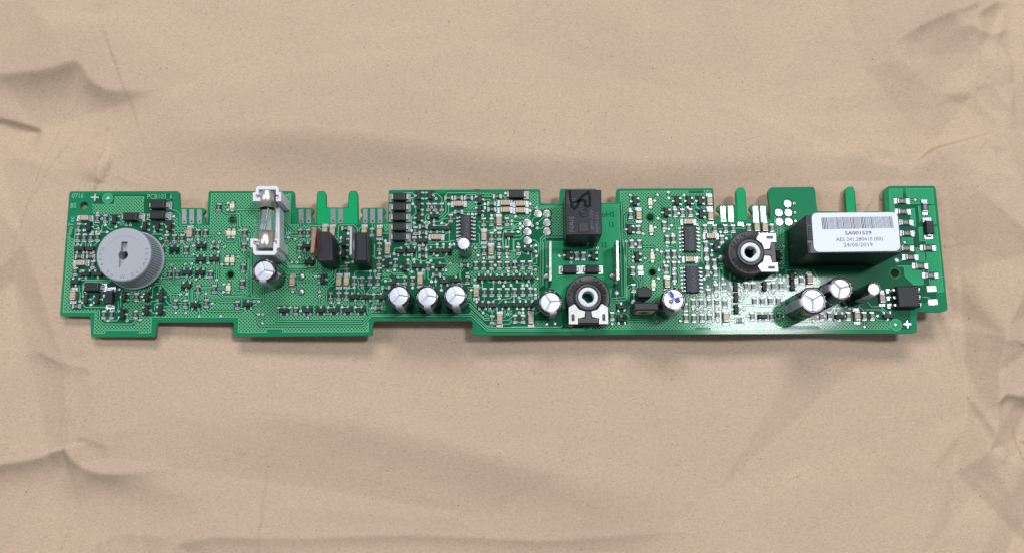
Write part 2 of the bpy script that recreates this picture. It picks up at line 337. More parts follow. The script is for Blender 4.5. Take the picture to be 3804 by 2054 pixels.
# ------------------------------------------------------------------ the board
board = link('circuit_board', None, label='long green printed circuit board populated with components, lying on brown paper', category='circuit board')
OUT = pts("x 258,712 665,711 667,774 756,774 763,779 763,786 752,800 760,806 761,818 767,832 771,832 771,780 775,711 1093,711 1095,773 1159,773 1166,778 1166,786 1155,800 1164,808 1166,820 1171,829 1174,829 1175,780 1177,722 1183,711 1205,711 1211,720 1212,772 1292,772 1295,722 1301,710 1323,710 1329,720 1331,780 1331,829 1338,829 1338,810 1345,806 1346,798 1339,790 1340,779 1345,773 1427,773 1432,780 1430,794 1423,800 1431,806 1434,827 1440,827 1442,780 1444,707 2007,704 2009,757 2077,757 2080,703 2217,702 2219,755 2288,755 2290,702 2650,700 2655,818 2664,818 2668,803 2675,797 2675,790 2663,784 2663,770 2668,763 2736,762 2733,712 2742,698 2762,698 2770,712 2777,818 2785,818 2789,803 2796,797 2792,790 2784,780 2784,770 2789,762 2848,761 2850,785 2846,790 2846,797 2853,803 2856,816 2862,816 2861,780 2852,712 2862,697 3022,695 3028,706 3036,786 3125,787 3129,840 3147,840 3145,780 3138,710 3148,695 3168,694 3174,704 3182,780 3184,840 3200,840 3203,787 3272,785 3276,840 3291,840 3289,780 3284,712 3298,692 3470,691 3476,702 3521,1152 3500,1158 3405,1157 3407,1234 3395,1237 1758,1244 1755,1190 1386,1191 1381,1245 871,1250 869,1195 583,1196 577,1250 338,1251 336,1174 222,1173")
HOLES = [(*c2s(c,x,y), r/K) for c, x, y, r in (('A1',487,368,68),('B1',1410,600,56),('B2',1372,262,56),('G1',762,560,58),('G2',800,225,58),('J2',540,238,74))]
outl = [tuple(p) for p in rounded([tuple(P(x,y)[:2]) for x, y in OUT], .08, 3)]
def circ(c, r, n=20): return [(c[0]+r*math.cos(-2*math.pi*i/n), c[1]+r*math.sin(-2*math.pi*i/n)) for i in range(n)]
hol = [(tuple(P(x,y)[:2]), r/113.*1.0) for x, y, r in HOLES]
def inside(p, pl):
    r = False; j = len(pl)-1
    for i in range(len(pl)):
        if (pl[i][1] > p[1]) != (pl[j][1] > p[1]) and p[0] < (pl[j][0]-pl[i][0])*(p[1]-pl[i][1])/(pl[j][1]-pl[i][1]+1e-12)+pl[i][0]: r = not r
        j = i
    return r
def sheet(mb, pl, z, m, hr=1.0, flip=False):
    pl = [tuple(p[:2]) for p in pl]
    loops = [pl]+[circ(c, r*hr) for c, r in hol if inside(c, pl)]; v = [(x,y,z) for l in loops for x, y in l]
    fs = ccw(v, tessellate_polygon([[Vector((x,y,0)) for x, y in l] for l in loops])); mb.add(v, [f[::-1] for f in fs] if flip else fs, m)
TH = .16
mb = MB(); sheet(mb, outl, 0, 'margin'); sheet(mb, outl, -TH, 'rim', flip=True)
n = len(outl); mb.add([(x,y,0) for x, y in outl]+[(x,y,-TH) for x, y in outl], [[i, (i+1)%n, n+(i+1)%n, n+i] for i in range(n)], 'rim')
for c, r in hol:
    q = circ(c, r); k = len(q); mb.add([(x,y,0) for x, y in q]+[(x,y,-TH) for x, y in q], [[i, (i+1)%k, k+(i+1)%k, k+i] for i in range(k)], 'rim')
mb.build('substrate', board)
# darker laminate where the inner copper plane lies under it
inner = MB()
for s_ in ("x 1178,833 1180,722 1187,714 1203,714 1208,722 1210,775 1295,775 1298,722 1303,713 1321,713 1326,722 1328,833","x 2742,818 2737,712 2744,701 2761,701 2767,712 2774,818","x 3149,840 3142,710 3150,698 3167,697 3171,704 3179,840"):
    sheet(inner, [tuple(P(x,y)[:2]) for x, y in pts(s_)], .0012, 'edge', 1.25)
for s_ in ("x 262,860 340,800 352,728 640,722 652,838 770,838 790,722 1075,722 1085,838 1450,838 1455,722 1995,716 1999,766 2080,768 2310,766 2303,714 2636,712 2648,834 3022,838 3050,805 3190,850 3310,860 3310,720 3455,715 3480,1120 3385,1130 3380,1222 1790,1222 1786,1166 1362,1168 1358,1222 894,1226 892,1172 560,1173 552,1228 362,1228 358,1150 246,1150",):
    sheet(inner, [tuple(P(x,y)[:2]) for x, y in pts(s_)], .0024, 'dark', 1.3)
inner.build('solder_mask', board)
# ------------------------------------------------------------------ copper under the mask
hatch = MB(); solid = MB()
HP = ["A1 625,350 980,350 990,225 1455,225 1455,520 1130,500 1120,690 880,690 880,520 625,520",
 "A1 235,905 315,905 325,1391 290,1550 A2 290,480 270,820 750,820 735,990 800,1070 1300,1080 1340,880 B2 30,880 98,945 92,1195 -90,1200 A2 1380,1160 835,1160 820,1205 650,1205 670,862 150,862",
 "A2 1110,490 1565,490 1565,760 1300,1000 1120,960",
 "B1 430,470 520,560 530,680 1045,690 1070,180 1540,180 C1 350,180 840,180 870,180 860,680 C1 1565,690 D1 170,740 150,1391 D2 20,450 0,620 240,620 300,700 620,600 650,720 700,900 540,1010 D2 650,1020 D2 645,1180 C2 740,1185 740,1135 480,1135 480,1190 25,1190 25,945 B2 1510,945 110,940 B2 350,800 B2 440,720 B2 200,330 B1 330,1100 320,1000 480,900",
 "D1 895,680 985,680 985,785 895,785","D1 740,680 790,680 785,770 745,770",
 "D2 860,140 1030,140 1240,250 1230,290 870,300","D2 660,450 840,440 840,530 670,560","D2 700,560 900,700 930,780 900,860 640,880 720,700",
 "D2 1290,40 1360,40 1350,180 1400,240 1300,270",
 "E1 750,290 885,290 885,435 705,435 740,380","E1 935,160 1400,165 1400,290 1290,200 1000,200","E1 1180,500 1230,500 1230,970 1100,970 1100,790 1180,740",
 "E1 840,975 950,975 1000,1030 1110,1170 1200,1230 1000,1250 810,1391 640,1391 400,1391 400,1210 560,1080 840,1080","E1 1300,1120 1565,1120 1565,1391 1310,1391",
 "E2 390,50 640,0 700,150 560,290 370,270","E2 800,200 1530,190 F2 250,190 F2 450,140 450,650 330,700 330,400 E2 1530,290 820,420 780,300",
 "E2 780,480 930,650 930,820 780,640","E2 1020,860 1120,900 1120,950 1040,930","E2 1430,840 F2 10,830 F2 0,1060 E2 1440,1040",
 "F1 270,155 425,155 430,380 860,385 860,855 600,855 640,600 600,430 330,440 300,590 0,590 E1 1330,560 1400,500 F1 0,510 275,510",
 "F1 0,1130 80,1130 60,1300 0,1300","F2 220,600 300,620 300,760 220,720","F2 370,1000 560,1000 560,1075 370,1075",
 "G1 280,140 1370,135 1380,180 H1 150,180 155,130 255,130 275,690 H1 300,900 G1 1500,1391 G2 1530,560 H2 170,560 H2 1565,500 I2 60,180 430,180 640,400 I2 450,1000 J2 430,990 460,1135 I2 640,1135 I2 600,1085 H2 1440,1085 1400,1143 980,1145 275,1148 275,1100 G2 1490,1100 G2 1480,1152 F2 1210,1150 1280,1070 G2 60,1000 110,700 260,690 420,830 600,500 G2 390,80 G1 330,900",
 "H1 1300,690 1450,690 1391,900 I1 60,650 I1 60,1391 H1 1250,1391 1250,900"]
for i_, s_ in enumerate(HP): sheet(hatch, XY(s_), .0034+i_*5e-5, 'hatch', 1.42)
hatch.build('hatched_copper', board, kind='stuff')
SP = ["F1 545,950 870,950 1000,760 1460,345 G1 258,345 285,1100 310,620 G2 130,660 60,1000 F2 820,800 690,500 545,470",
 "J1 445,100 655,100 665,255 520,260 535,470 465,450","J1 720,98 1150,95 1170,335 775,340 740,240","J1 915,378 1180,375 1205,660 1150,665 1110,580 960,580 940,650",
 "J1 780,415 855,415 880,705 815,705 790,520 735,520","J1 655,880 825,878 835,988 650,990","J1 925,720 1215,717 1275,1210 J2 1322,535 1215,540 1110,420 1095,230 1060,0 J1 1040,940 940,940",
 "J1 875,1050 1010,1055 1030,1300 895,1280","J2 530,125 820,120 830,190 985,200 1000,420 850,425 705,290 690,135"]
for i_, s_ in enumerate(SP): sheet(solid, XY(s_), .0048+i_*1e-5, 'solid', 1.2)
for s_ in SP[1:]:
    q = XY(s_); solid.ribbon(q+[q[0]], .014, .0052, 'trace')
solid.build('copper_pour', board, kind='stuff')
# ------------------------------------------------------------------ component lists, read off the photograph crop by crop
DATA = {
'A1':"Ch 508,578 Rv 710,585 838,583 Ql 993,598 Dr 1300,567 Ql 1483,715 Rv 408,720 Qr 578,718 Rv 395,890 500,893 608,890 713,885 Qu 435,1070 597,1070 Rh 420,1195 600,1192 Ch 450,1300 Rv 640,1320 o 705,490 778,585 832,685 1003,712 1168,685 1240,685 1525,522 1523,583 715,745 485,768 620,795 683,795 745,795 383,998 603,1135 860,798",
'A2':"Rv 355,215 Qd 530,260 722,258 363,385 Cv 330,600 Rh 370,772 Dr 680,475 Dv 925,640 Qr 532,660 717,660 Ql 1145,620 Rv 1345,625 Rv 815,905 940,905 Qr 1118,900 Rv 1325,905 o 440,210 420,690 598,750 812,600 1062,497 1545,478 1418,615 875,1003 1185,1003 1398,993",
'B1':"Dr 260,375 250,545 Ql 205,715 403,715 Rv 348,900 475,905 600,903 Cv 728,815 Rv 852,818 978,818 Qd 475,1080 Rv 663,1090 Qd 908,1025 Rh 1125,1035 Qd 897,1235 1117,1237 Rv 1190,400 L 1408,385 1350,820 1430,820 1325,1250 1408,1250 o 50,522 47,583 458,547 150,790 352,790 655,790 248,907 285,1018 1337,330 1330,438 775,1018 765,1160 410,1328 643,1315 747,1310 1185,818 1095,955 1195,955 1280,1033 1180,1118 1013,1297 850,918 1535,772 1290,795 1230,1318 1500,1195",
'B2':"Rv 400,265 525,262 Qd 678,230 888,235 Rv 1062,262 Qd 668,445 Rv 855,500 1118,497 L 1345,480 Qr 265,620 253,832 42,620 30,835 Rv 495,730 652,732 Qu 815,755 Rv 992,725 1490,750 o 470,168 240,315 812,343 980,308 1150,350 232,473 68,475 565,577 665,577 978,570 1265,420 1258,543 1082,727 490,878 650,878 868,933 1210,933",
'C1':"Rv 133,815 120,1040 Qu 1150,1030 Qd 1178,1285 Rv 1025,815 1150,815 1015,1060 Cv 1428,790 o 60,772 172,918 22,1195 830,812 825,885 885,1285 962,1287 935,920 1010,1208 1145,985",
'C2':"Rv 105,160 92,410 Qu 182,745 Cv 903,378 Qr 1390,340 Rv 1520,605 Qu 765,840 Rv 955,845 Qu 1140,840 1360,840 o 350,900 418,900 412,1043 668,792 857,790 1030,845 1140,965 1473,788 1272,298 1337,535 1335,605 1518,712 898,537 278,693 352,693 O 1048,292 1042,537",
'D1':"Rh 280,740 Cv 72,795 585,800 Rv 705,800 Cv 830,805 Ql 255,960 250,1150 Rv 668,1040 668,1170 Rv 825,1035 Cv 960,1085 Rv 820,1270 Qr 950,1300 Rv 1085,1290 Dd 1160,245 1158,410 1155,570 1155,730 1153,890 Ql 1465,213 1462,393 1460,570 Rv 1405,775 1388,940 Qu 1175,1110 Qd 1345,1105 o 318,822 205,893 197,1137 155,1252 390,1280 918,940 825,1147 1363,342 1383,650 1342,777 1253,993 1058,1150 1290,1163 1467,1015 1530,1010 1482,890 1285,1245 1385,1240",
'D2':"Rv 300,130 820,215 Cv 175,370 298,365 Rv 422,365 545,370 672,368 798,368 Rh 930,475 Ql 1068,355 Rv 1235,355 1360,362 Cv 1485,350 Rv 42,610 168,610 292,610 Qd 435,620 Qu 623,625 848,625 95,835 315,835 535,835 Rh 815,797 Ql 1232,140 Qd 1440,130 o 680,208 748,208 955,205 1068,190 1348,220 1530,195 1360,475 920,365 733,473 418,470 547,470 733,577 165,712 38,712 218,785 432,785 708,797",
'E1':"Rh 55,712 50,815 Qd 48,940 Rh 48,1078 50,1188 Qr 165,210 Rv 138,395 243,395 353,395 Rh 467,250 625,250 785,250 Ch 628,350 Rh 625,475 Rv 497,575 Qd 230,550 Qu 228,740 425,740 Ch 268,885 Qd 227,1100 430,1100 Rv 130,1345 Qu 320,1350 Rh 725,1335 Qr 965,275 965,460 Rh 1250,225 1158,340 1160,437 Ch 1380,335 1380,447 Rv 1030,635 1155,635 Cv 1278,632 Rv 1405,630 Cv 1035,867 Rv 1157,865 1282,865 Qd 1435,850 Rv 1035,1100 Cv 1150,1100 Rv 1280,1095 1405,1095 903,1335 1030,1335 1153,1335 1280,1335 1410,1335 1530,1335 o 262,260 188,397 465,348 143,570 143,648 352,655 88,645 228,627 228,690 422,690 783,510 845,510 1047,347 1047,408 1008,530 1158,530 1213,770 1487,615 1487,675 1277,990 895,1055 938,1173 1030,1220 1280,1205 1405,1203 1215,1333 377,997 277,997 487,997 547,995 277,1178 177,1257 495,1303 650,1260 208,1365 1385,172",
'E2':"Rh 270,272 Qu 395,375 580,360 Rv 768,350 Cv 910,545 Qd 1003,325 1190,325 1378,325 Rv 1040,545 1160,545 1283,545 1408,545 1530,545 Qu 1010,755 1187,755 1382,755 Rv 1165,985 Cv 1290,980 Rv 1535,975 o 50,195 188,375 253,372 425,195 348,512 765,243 885,345 1097,222 1285,383 1283,648 1350,447 1470,435 828,510 915,703 1105,703 1020,880 1418,900 1425,215",
'F1':"Dr 107,205 Ch 150,345 150,455 Rv 112,1095 Qd 268,1085 Ql 910,1170 Rv 1055,1185 1160,1185 Ql 1320,1180 o 302,342 302,455 410,408 70,545 10,615 10,675 142,663 180,703 335,697 415,663 415,735 142,738 108,793 10,800 112,990 397,1012 397,1110 405,1182 775,1182 960,1290 1385,1055 T 427,502 573,502 255,648 575,648 258,792 577,790 260,935",
'F2':"Rv 52,110 182,110 302,110 Qd 85,320 277,318 Rv 182,538 305,538 Qd 90,750 280,750 Rv 187,975 Cv 315,980 Dd 940,190 1300,185 o 390,187 82,218 182,435 250,435 428,325 390,492 390,585 390,635 120,635 185,815 125,875 185,875 570,1060 703,1050 357,812 580,135 O 570,290 960,1060 1475,1060",
'G1':"Ql 512,305 L 762,335 Rv 445,520 Cv 575,527 Ql 430,755 Rv 570,755 L 778,765 Rv 465,990 588,990 Ql 545,1200 L 798,1205 Ql 1190,300 1383,297 1018,485 Rv 1165,490 1282,490 1412,485 Ch 1378,638 Rv 990,690 1038,915 1135,915 1045,1155 1150,1155 Ch 1405,1243 o 445,200 440,428 880,197 837,290 1062,250 1310,200 1058,155 1158,397 1368,397 890,577 845,720 650,825 990,787 1065,748 1110,690 1222,497 1128,830 1035,1028 525,993 378,948 792,1095 873,1087 945,1113 683,1220 488,1270 1238,1200 988,1280 1053,1280 1230,1283 1527,680",
'G2':"Rv 482,205 p 605,155 610,240 Rv 1022,180 1148,120 1152,310 L 815,430 Cv 1033,405 Rv 492,480 Qu 295,785 300,985 Rv 147,930 1455,715 1335,790 1340,960 1468,965 o 905,193 895,322 1148,213 1155,408 150,1055 883,1013 1252,1007 1460,815 1525,812 O 500,705 220,560 150,285",  # last O is an added disc standing in for solder reflected in the blade
'H1':"Cv 237,302 253,547 Ql 85,295 100,510 Rv 168,745 325,745 498,745 622,745 p 740,668 Rv 875,735 Cv 998,725 1128,725 Rv 1248,735 Ch 262,870 Rv 440,915 183,1010 Qr 335,1045 Rv 188,1155 203,1300 320,1300 Ql 1340,1170 o 45,680 65,750 420,795 515,900 75,1215 785,695 280,1170 O 430,1210 T 1504,337 1363,482 1516,482 1372,628 1521,628",
'H2':"Rv 208,225 335,225 345,480 473,470 223,560 Ql 655,455 665,630 667,820 Rv 828,450 950,455 Ql 1120,455 Rv 1270,450 1393,450 105,715 235,720 357,715 487,725 968,695 1093,695 1220,690 1350,690 118,960 242,960 370,910 Cv 500,950 Rh 722,1000 Rv 930,935 Qu 1095,940 Rv 1240,940 1370,930 o 450,165 460,328 265,235 157,330 215,455 338,378 345,597 480,640 45,818 173,818 110,862 237,862 360,815 375,1005 1380,280 840,590 800,820 855,925 560,560 1080,550 1270,550 1450,940",
'I1':"o 218,335 232,482 240,620 50,1030",
'I2':"Ql 172,290 180,445 Rv 330,360 Cv 455,345 Rv 658,940 785,925 Qd 943,940 Rv 1088,930 Cv 1222,932 Rv 1347,930 1473,930 Qd 1050,720 o 932,810 1112,805 528,1005 715,925 590,935 1355,1100",
'J1':"Bh 648,300 665,470 705,645 725,820 715,1060 785,1205 945,1345 1070,1055 Bv 1018,400 DV 1070,740 o 872,275 700,963",
'J2':"Bh 1108,280 P 1130,490 1150,705 Cv 320,645 Qd 415,930 o 262,925 O 575,40",
}
items = []
for c, s_ in DATA.items():
    k = None
    for t in s_.split():
        if ',' in t: x, y = map(float, t.split(',')); items.append((k, *P(*c2s(c,x,y))[:2]))
        else: k = t
ROT = {'h':0.,'v':math.pi/2,'u':0.,'d':math.pi,'l':math.pi/2,'r':-math.pi/2}
# solder pads of every kind, in the component's own frame (x along it)
PADS = {'R':[(-.107,0),(.107,0)],'C':[(-.20,0),(.20,0)],'Q':[(0,.115),(-.105,-.115),(.105,-.115)],'D':[(-.29,0),(.29,0)],'L':[(-.14,0),(.14,0)],'B':[(-.20,0),(.20,0)]}
PW = {'R':(.042,.135),'C':(.070,.19),'Q':(.036,.055),'D':(.09,.25),'L':(.040,.09),'B':(.075,.18)}
CLR = {'R':(.17,.11),'C':(.28,.135),'Q':(.19,.17),'D':(.38,.165),'L':(.21,.09),'B':(.27,.13)}
def rotp(p, a): return (p[0]*math.cos(a)-p[1]*math.sin(a), p[0]*math.sin(a)+p[1]*math.cos(a))
nodes, vias, patches = [], [], []
for k, x, y in items:
    if k in 'oOTpP': vias.append((k,x,y)); continue
    t, r = k[0], ROT.get(k[1:2].lower(), math.pi/2)
    if k == 'L': r = math.pi/2
    if k in ('Dr','Dd'): r = 0
    if k in ('Dv','DV'): r = math.pi/2
    cx, cy = CLR[t]; patches.append([(x+a, y+b_) for a, b_ in (rotp(q, r) for q in ((-cx,-cy),(cx,-cy),(cx,cy),(-cx,cy)))])
    for q in PADS[t]: a = rotp(q, r); nodes.append((x+a[0], y+a[1], len(patches)))
for v_ in vias:
    if not inside(v_[1:], outl): print('OFF', v_, end=' ')
clear = MB(); tr = MB(); zc = [.0056]; ztr = [.0085]
def in_board(p): return inside(p, outl)
def trace(pl, w=.028, clr=True):
    if clr: zc[0] += 6e-7; clear.ribbon(pl, w+.058, zc[0], 'dark')
    ztr[0] += 6e-7; tr.ribbon(pl, w, ztr[0], 'trace')
def octo(a, b_):
    dx, dy = b_[0]-a[0], b_[1]-a[1]; m_ = min(abs(dx), abs(dy)); sx, sy = math.copysign(1,dx), math.copysign(1,dy)
    if abs(dx) > abs(dy): q = (a[0]+sx*(abs(dx)-m_), a[1])
    else: q = (a[0], a[1]+sy*(abs(dy)-m_))
    out = [a]
    if math.hypot(q[0]-a[0],q[1]-a[1]) > .02 and math.hypot(q[0]-b_[0],q[1]-b_[1]) > .02: out.append(q)
    return out+[b_]
for p in patches: zc[0] += 6e-7; clear.prism(p, zc[0], zc[0]+1e-7, 'dark', side_m='dark') if False else clear.add([(a,b_,zc[0]) for a, b_ in p], [[0,1,2,3]], 'dark')
nocol = XY(SP[0])
for k, x, y in vias:
    if k == 'o' and not inside((x,y), nocol): zc[0] += 6e-7; clear.disc(.075, zc[0], 'dark', (x,y), 12)
    if k == 'O': zc[0] += 6e-7; clear.disc(.13, zc[0], 'dark', (x,y), 20)
    if k == 'T': zc[0] += 6e-7; clear.disc(.175, zc[0], 'dark', (x,y), 24)
TR = ["A2 445,350 870,350","A2 650,395 890,395 940,350","A2 870,782 515,787 475,740 480,610","A2 490,590 468,570 468,430 515,375 880,375 925,330","A2 740,850 735,985 810,1052 1265,1055 1320,1000 1325,960","A2 800,960 830,1003 1010,1003 1060,950","A2 420,690 430,560 410,520 410,420","A2 1080,780 1085,600 1110,500","A2 1040,680 1045,800 1010,870","A1 350,730 330,1010 400,1040","A1 640,530 645,680 715,690 718,745","A1 835,640 780,700 775,780","A1 845,695 905,750 960,752","A1 900,540 940,560","A1 1100,600 1120,660 1165,685","A1 500,950 520,1040","A1 610,950 555,990 555,1040","A1 720,950 640,1020",
 "B1 320,1225 830,1225","B1 320,1250 830,1250","B1 440,440 500,445 560,510 560,690 740,690 745,665","B1 865,665 865,760","B1 110,830 260,830 320,890","B1 480,790 650,790","B1 1230,355 1330,335","B1 1240,440 1310,500 1500,500 1530,530 1530,700 1565,740","B1 1290,830 1290,930 1320,955 1420,955 1460,900","B1 1460,885 1520,885 1530,1060 1565,1090","B1 1430,430 1565,430","B1 1470,770 1535,772","B1 1150,1250 1160,1391","B1 1240,1200 1240,1391","B1 1060,1035 1000,1035","B1 1000,860 1095,860 1095,955","B1 720,925 775,1018","B1 600,960 640,1030",
 "B2 150,402 270,402 430,575 560,578","B2 118,600 122,470 165,430 270,430 412,590 412,690 440,718 780,720","B2 330,670 385,742 450,745","B2 280,775 450,775","B2 460,180 460,380 480,405 620,405","B2 765,700 765,510 800,485 1100,485","B2 740,700 740,490 765,465 1100,462","B2 790,690 790,660 860,590 860,560","B2 1160,485 1450,487 1480,510 1565,510","B2 1170,510 1260,605 1565,605","B2 1150,530 1250,630 1565,632","B2 1030,680 1180,680 1200,700 1450,700","B2 990,790 1015,845 1550,845 1565,830","B2 500,620 500,660","B2 860,720 920,700 960,730","B2 700,500 700,660 720,740","B2 80,740 100,690 200,685","B2 150,830 155,740 190,720 270,715","B2 1150,350 1155,100","B2 1180,10 1180,350","B2 570,300 640,300 680,320","B2 700,320 800,260","B2 1230,110 1240,150 1400,165",
 "C1 0,490 40,500 42,700 75,732 190,735 230,800 235,880","C1 0,545 15,560 15,740 60,772","C1 180,930 235,1000 235,1391","C1 160,1040 215,1090 215,1391","C1 110,1110 110,1150 180,1200 180,1391","C1 0,440 380,438","C1 700,610 760,640 870,765 870,855 985,858","C1 700,650 740,670 800,740 800,850 740,920","C1 720,900 850,870 840,940 740,990","C1 825,830 825,880","C1 1030,660 1030,755","C1 1155,665 1170,690 1565,690","C1 1060,1110 1110,1110 1110,1230","C1 810,1250 870,1330 1150,1330","C1 750,1230 850,1360 1240,1360 1290,1300",
 "C2 190,0 190,180 160,220","C2 237,100 237,600 265,600","C2 215,100 215,540 160,600 0,602","C2 390,470 392,640 300,640 270,630 0,632","C2 425,470 425,720 390,748 260,748","C2 700,0 700,100 800,180 1110,185 1150,210 1220,210 1290,140 1290,20","C2 740,0 740,80 830,150 1130,155","C2 800,0 805,50 850,130 1160,130 1240,60","C2 760,270 830,300 1010,292","C2 770,370 1270,375 1310,345 1345,345","C2 100,230 100,350","C2 340,910 340,1040 380,1085 D2 550,1082 700,930 E2 830,928 1085,1165 F2 1190,1162","C2 425,910 418,1040","C2 645,1000 650,1048 D2 540,1045 690,905 E2 850,898 1105,1140 F2 1170,1135 1215,1085","C2 668,830 672,1010 D2 540,1015","E2 790,880 862,868 1110,1112 F2 790,1108 820,1080","E2 800,762 1045,992 1430,990 1480,945 1520,945","E2 790,712 1040,965 1150,965","E2 820,830 1080,1085 1180,1087","E2 1170,1060 1440,1055 1480,1020",
 "C2 1480,440 1565,440 D2 20,450 120,350","C2 1440,790 1450,500 1500,445","C2 1560,740 1565,780","C2 1160,965 1140,880","D2 0,345 60,270 65,130","D2 0,400 100,320 110,200 200,130 280,125","D2 170,270 180,175 280,172","D2 420,300 430,215 455,208 680,210","D2 680,215 680,300","D2 340,480 410,470","D2 425,480 425,560","D2 460,340 485,370 485,480 545,540 545,620 510,640","D2 550,480 580,510 580,590","D2 680,430 680,480 635,540 630,580","D2 735,475 790,460 798,430","D2 748,220 755,290 780,310","D2 850,360 900,320 980,318 1030,350","D2 960,160 1060,262 1230,262 1240,300","D2 975,210 1040,235 1220,235","D2 580,365 640,365","D2 330,680 325,790","D2 435,700 435,780 540,785","D2 770,700 775,750","D2 640,570 840,573","D2 620,650 630,860 660,910",
 "D1 160,790 165,700 190,683 415,683 470,740 470,790","D1 495,790 500,740 540,710","D1 595,660 595,700","D1 712,660 712,745","D1 100,980 200,1050 205,1130","D1 880,815 1030,815","D1 745,990 745,1200 770,1225 800,1225","D1 1200,160 1355,162 1400,215","D1 1320,250 1360,255 1363,340","D1 1410,405 1415,490 1345,560 1342,770","D1 1060,1150 1065,1075 1090,1055 1170,1052","D1 1300,1050 1300,1000 1350,950","D1 700,1185 740,1185","D1 1420,1110 1420,1230 1480,1260 E1 90,1260 130,1220 390,1215 430,1150","D1 1350,1170 1350,1250 1400,1300",
 "E1 190,175 275,175 355,245 355,340","E1 415,290 420,200 440,165 910,163 990,220 1190,222","E1 420,290 420,470 330,560 290,565","E1 465,350 465,480 310,625 240,625","E1 350,655 360,600 400,578 570,578","E1 740,240 740,200 760,190 900,190 920,240","E1 690,463 930,463","E1 500,510 505,480 560,475","E1 143,648 90,600 90,540 120,512 330,515 355,490 355,450","E1 240,692 410,692","E1 475,820 475,940 450,955 300,955 280,990","E1 190,797 270,797","E1 375,797 450,797","E1 130,960 260,960 275,940","E1 100,1040 110,1010 140,997 270,997","E1 490,980 495,940 560,935","E1 290,1052 370,1052","E1 120,1190 190,1190 225,1150","E1 330,1303 490,1303","E1 935,690 965,700 965,740 1000,770 1140,770","E1 930,815 960,830 960,970 1000,1010 1110,1010","E1 940,635 1480,635","E1 850,1055 890,1055","E1 905,1290 905,1190 935,1173","E1 1215,1100 1215,1230 1080,1240","E1 1225,220 1245,290 1245,560","E1 1040,295 1060,275 1130,275 1160,310","E1 1060,350 1100,350","E1 880,380 960,380 1040,350","E1 1355,1080 1340,880 1355,780 1380,755 1500,755 1565,700","E1 1275,790 1280,765 1360,720 1490,720 1565,660","E1 1385,900 1380,1040","E1 1395,1040 1395,920","E1 1500,920 1565,920","E1 1505,930 1505,1080 1565,1110","E1 1440,1100 1565,1100","E1 1330,890 1340,1060",
 "E2 80,210 75,330","E2 130,200 130,320 190,375","E2 180,95 230,100 260,130","E2 250,320 255,420 260,450","E2 680,160 570,270 570,310","E2 720,160 640,240 640,330 680,370","E2 650,180 660,330 690,420","E2 1180,180 1185,220 1240,265","E2 1100,220 1100,260","E2 1010,390 1010,500","E2 1100,380 1280,383","E2 770,465 1000,465 1010,400","E2 1390,380 1450,380 1480,440","E2 1520,600 1525,690","E2 1380,697 1520,697","E2 1490,545 1470,640 1340,655 1260,730","E2 1195,690 1200,660 1280,650","E2 1110,710 1110,850 1190,855 1200,800","E2 1370,820 1375,940 1340,950","E2 960,800 1020,880",
 "F1 385,550 335,600 335,690","F1 530,548 415,660","F1 530,695 490,735 420,737","F1 540,840 468,900 465,1100 F2 465,470","F1 860,882 545,880 497,930 497,1391 F2 495,450","F1 520,960 515,1391 F2 512,440","F1 320,925 380,927 440,985 440,1140 410,1175","F1 210,620 90,630 10,615","F1 0,760 60,703 170,703","F1 0,720 90,663 140,663","F1 150,750 155,850 30,860","F1 215,840 145,912 0,912","F1 40,920 40,1080 80,1085 200,1130 250,1150","F1 0,1105 70,1110","F1 120,1160 120,1190 50,1250 50,1290","F1 325,1130 330,1270","F1 340,1050 400,1010","F1 340,1110 395,1110","F1 405,1190 408,1300 340,1310","F1 100,793 10,800","F1 290,342 260,342","F1 290,455 260,455",
 "F2 100,120 390,125 440,150","F2 100,390 190,390 210,430","F2 200,210 230,250","F2 330,180 330,260","F2 300,400 310,480","F2 130,640 240,660 250,690","F2 70,870 70,920","F2 100,815 180,815","F2 330,620 330,690","F2 40,600 40,690","F2 0,1100 760,1100","F2 440,860 380,890",
 "G1 445,210 447,290","G1 880,200 1010,310 1140,312","G1 840,290 890,300 1040,410 1060,440","G1 1075,250 1150,252","G1 1310,210 1310,290","G1 350,740 350,540 400,490","G1 375,540 375,640 390,655 520,660 560,700","G1 460,410 540,415","G1 375,950 380,1340 400,1370 G2 440,150","G1 350,790 375,820 375,880 335,910 352,1391 G2 352,620 G2 130,645","G1 300,300 312,900 G2 375,100 375,650 350,670 130,672","G1 600,800 650,825","G1 470,1050 480,1150 490,1180","G1 640,1030 820,1030 945,1150 950,1391","G1 600,1150 770,1150","G1 640,1320 800,1200","G1 840,1220 890,1220 920,1260 G2 920,100 905,190","G1 1060,560 1070,740","G1 1170,540 1170,700 1210,730","G1 1195,540 1195,690 1230,720","G1 1260,560 1220,600 1225,690 1260,715","G1 1110,690 1180,700 1185,760","G1 1330,490 1390,490","G1 1460,450 1500,470 1520,500","G1 1500,320 1505,400 1565,440","G1 890,590 970,600 990,630","G1 1190,930 1195,1080","G1 1040,1030 1130,1035 1150,1090","G1 970,1120 1040,1110","G1 470,150 G1 470,150","G2 485,260 490,320 555,385 555,460 530,480","G2 545,150 550,320 600,370 600,490","G2 615,260 625,330 630,460","G2 500,520 510,600 560,640","G2 390,680 390,470 420,430 470,425","G2 420,680 420,500 460,480","G2 650,120 700,60 790,20","G2 800,320 800,350","G2 880,120 905,180","G2 905,320 980,220 970,190","G2 1050,60 1085,90 1085,310 990,315","G2 1210,200 1230,260 1225,380 1200,420","G2 1390,580 1440,600 1400,640 1405,1000","G2 1460,730 1465,900","G2 1480,1020 1485,1140","G2 380,900 440,975 690,985","G2 350,980 420,1010 700,1015","G2 150,700 270,720","G2 300,900 330,880 390,900 430,930",
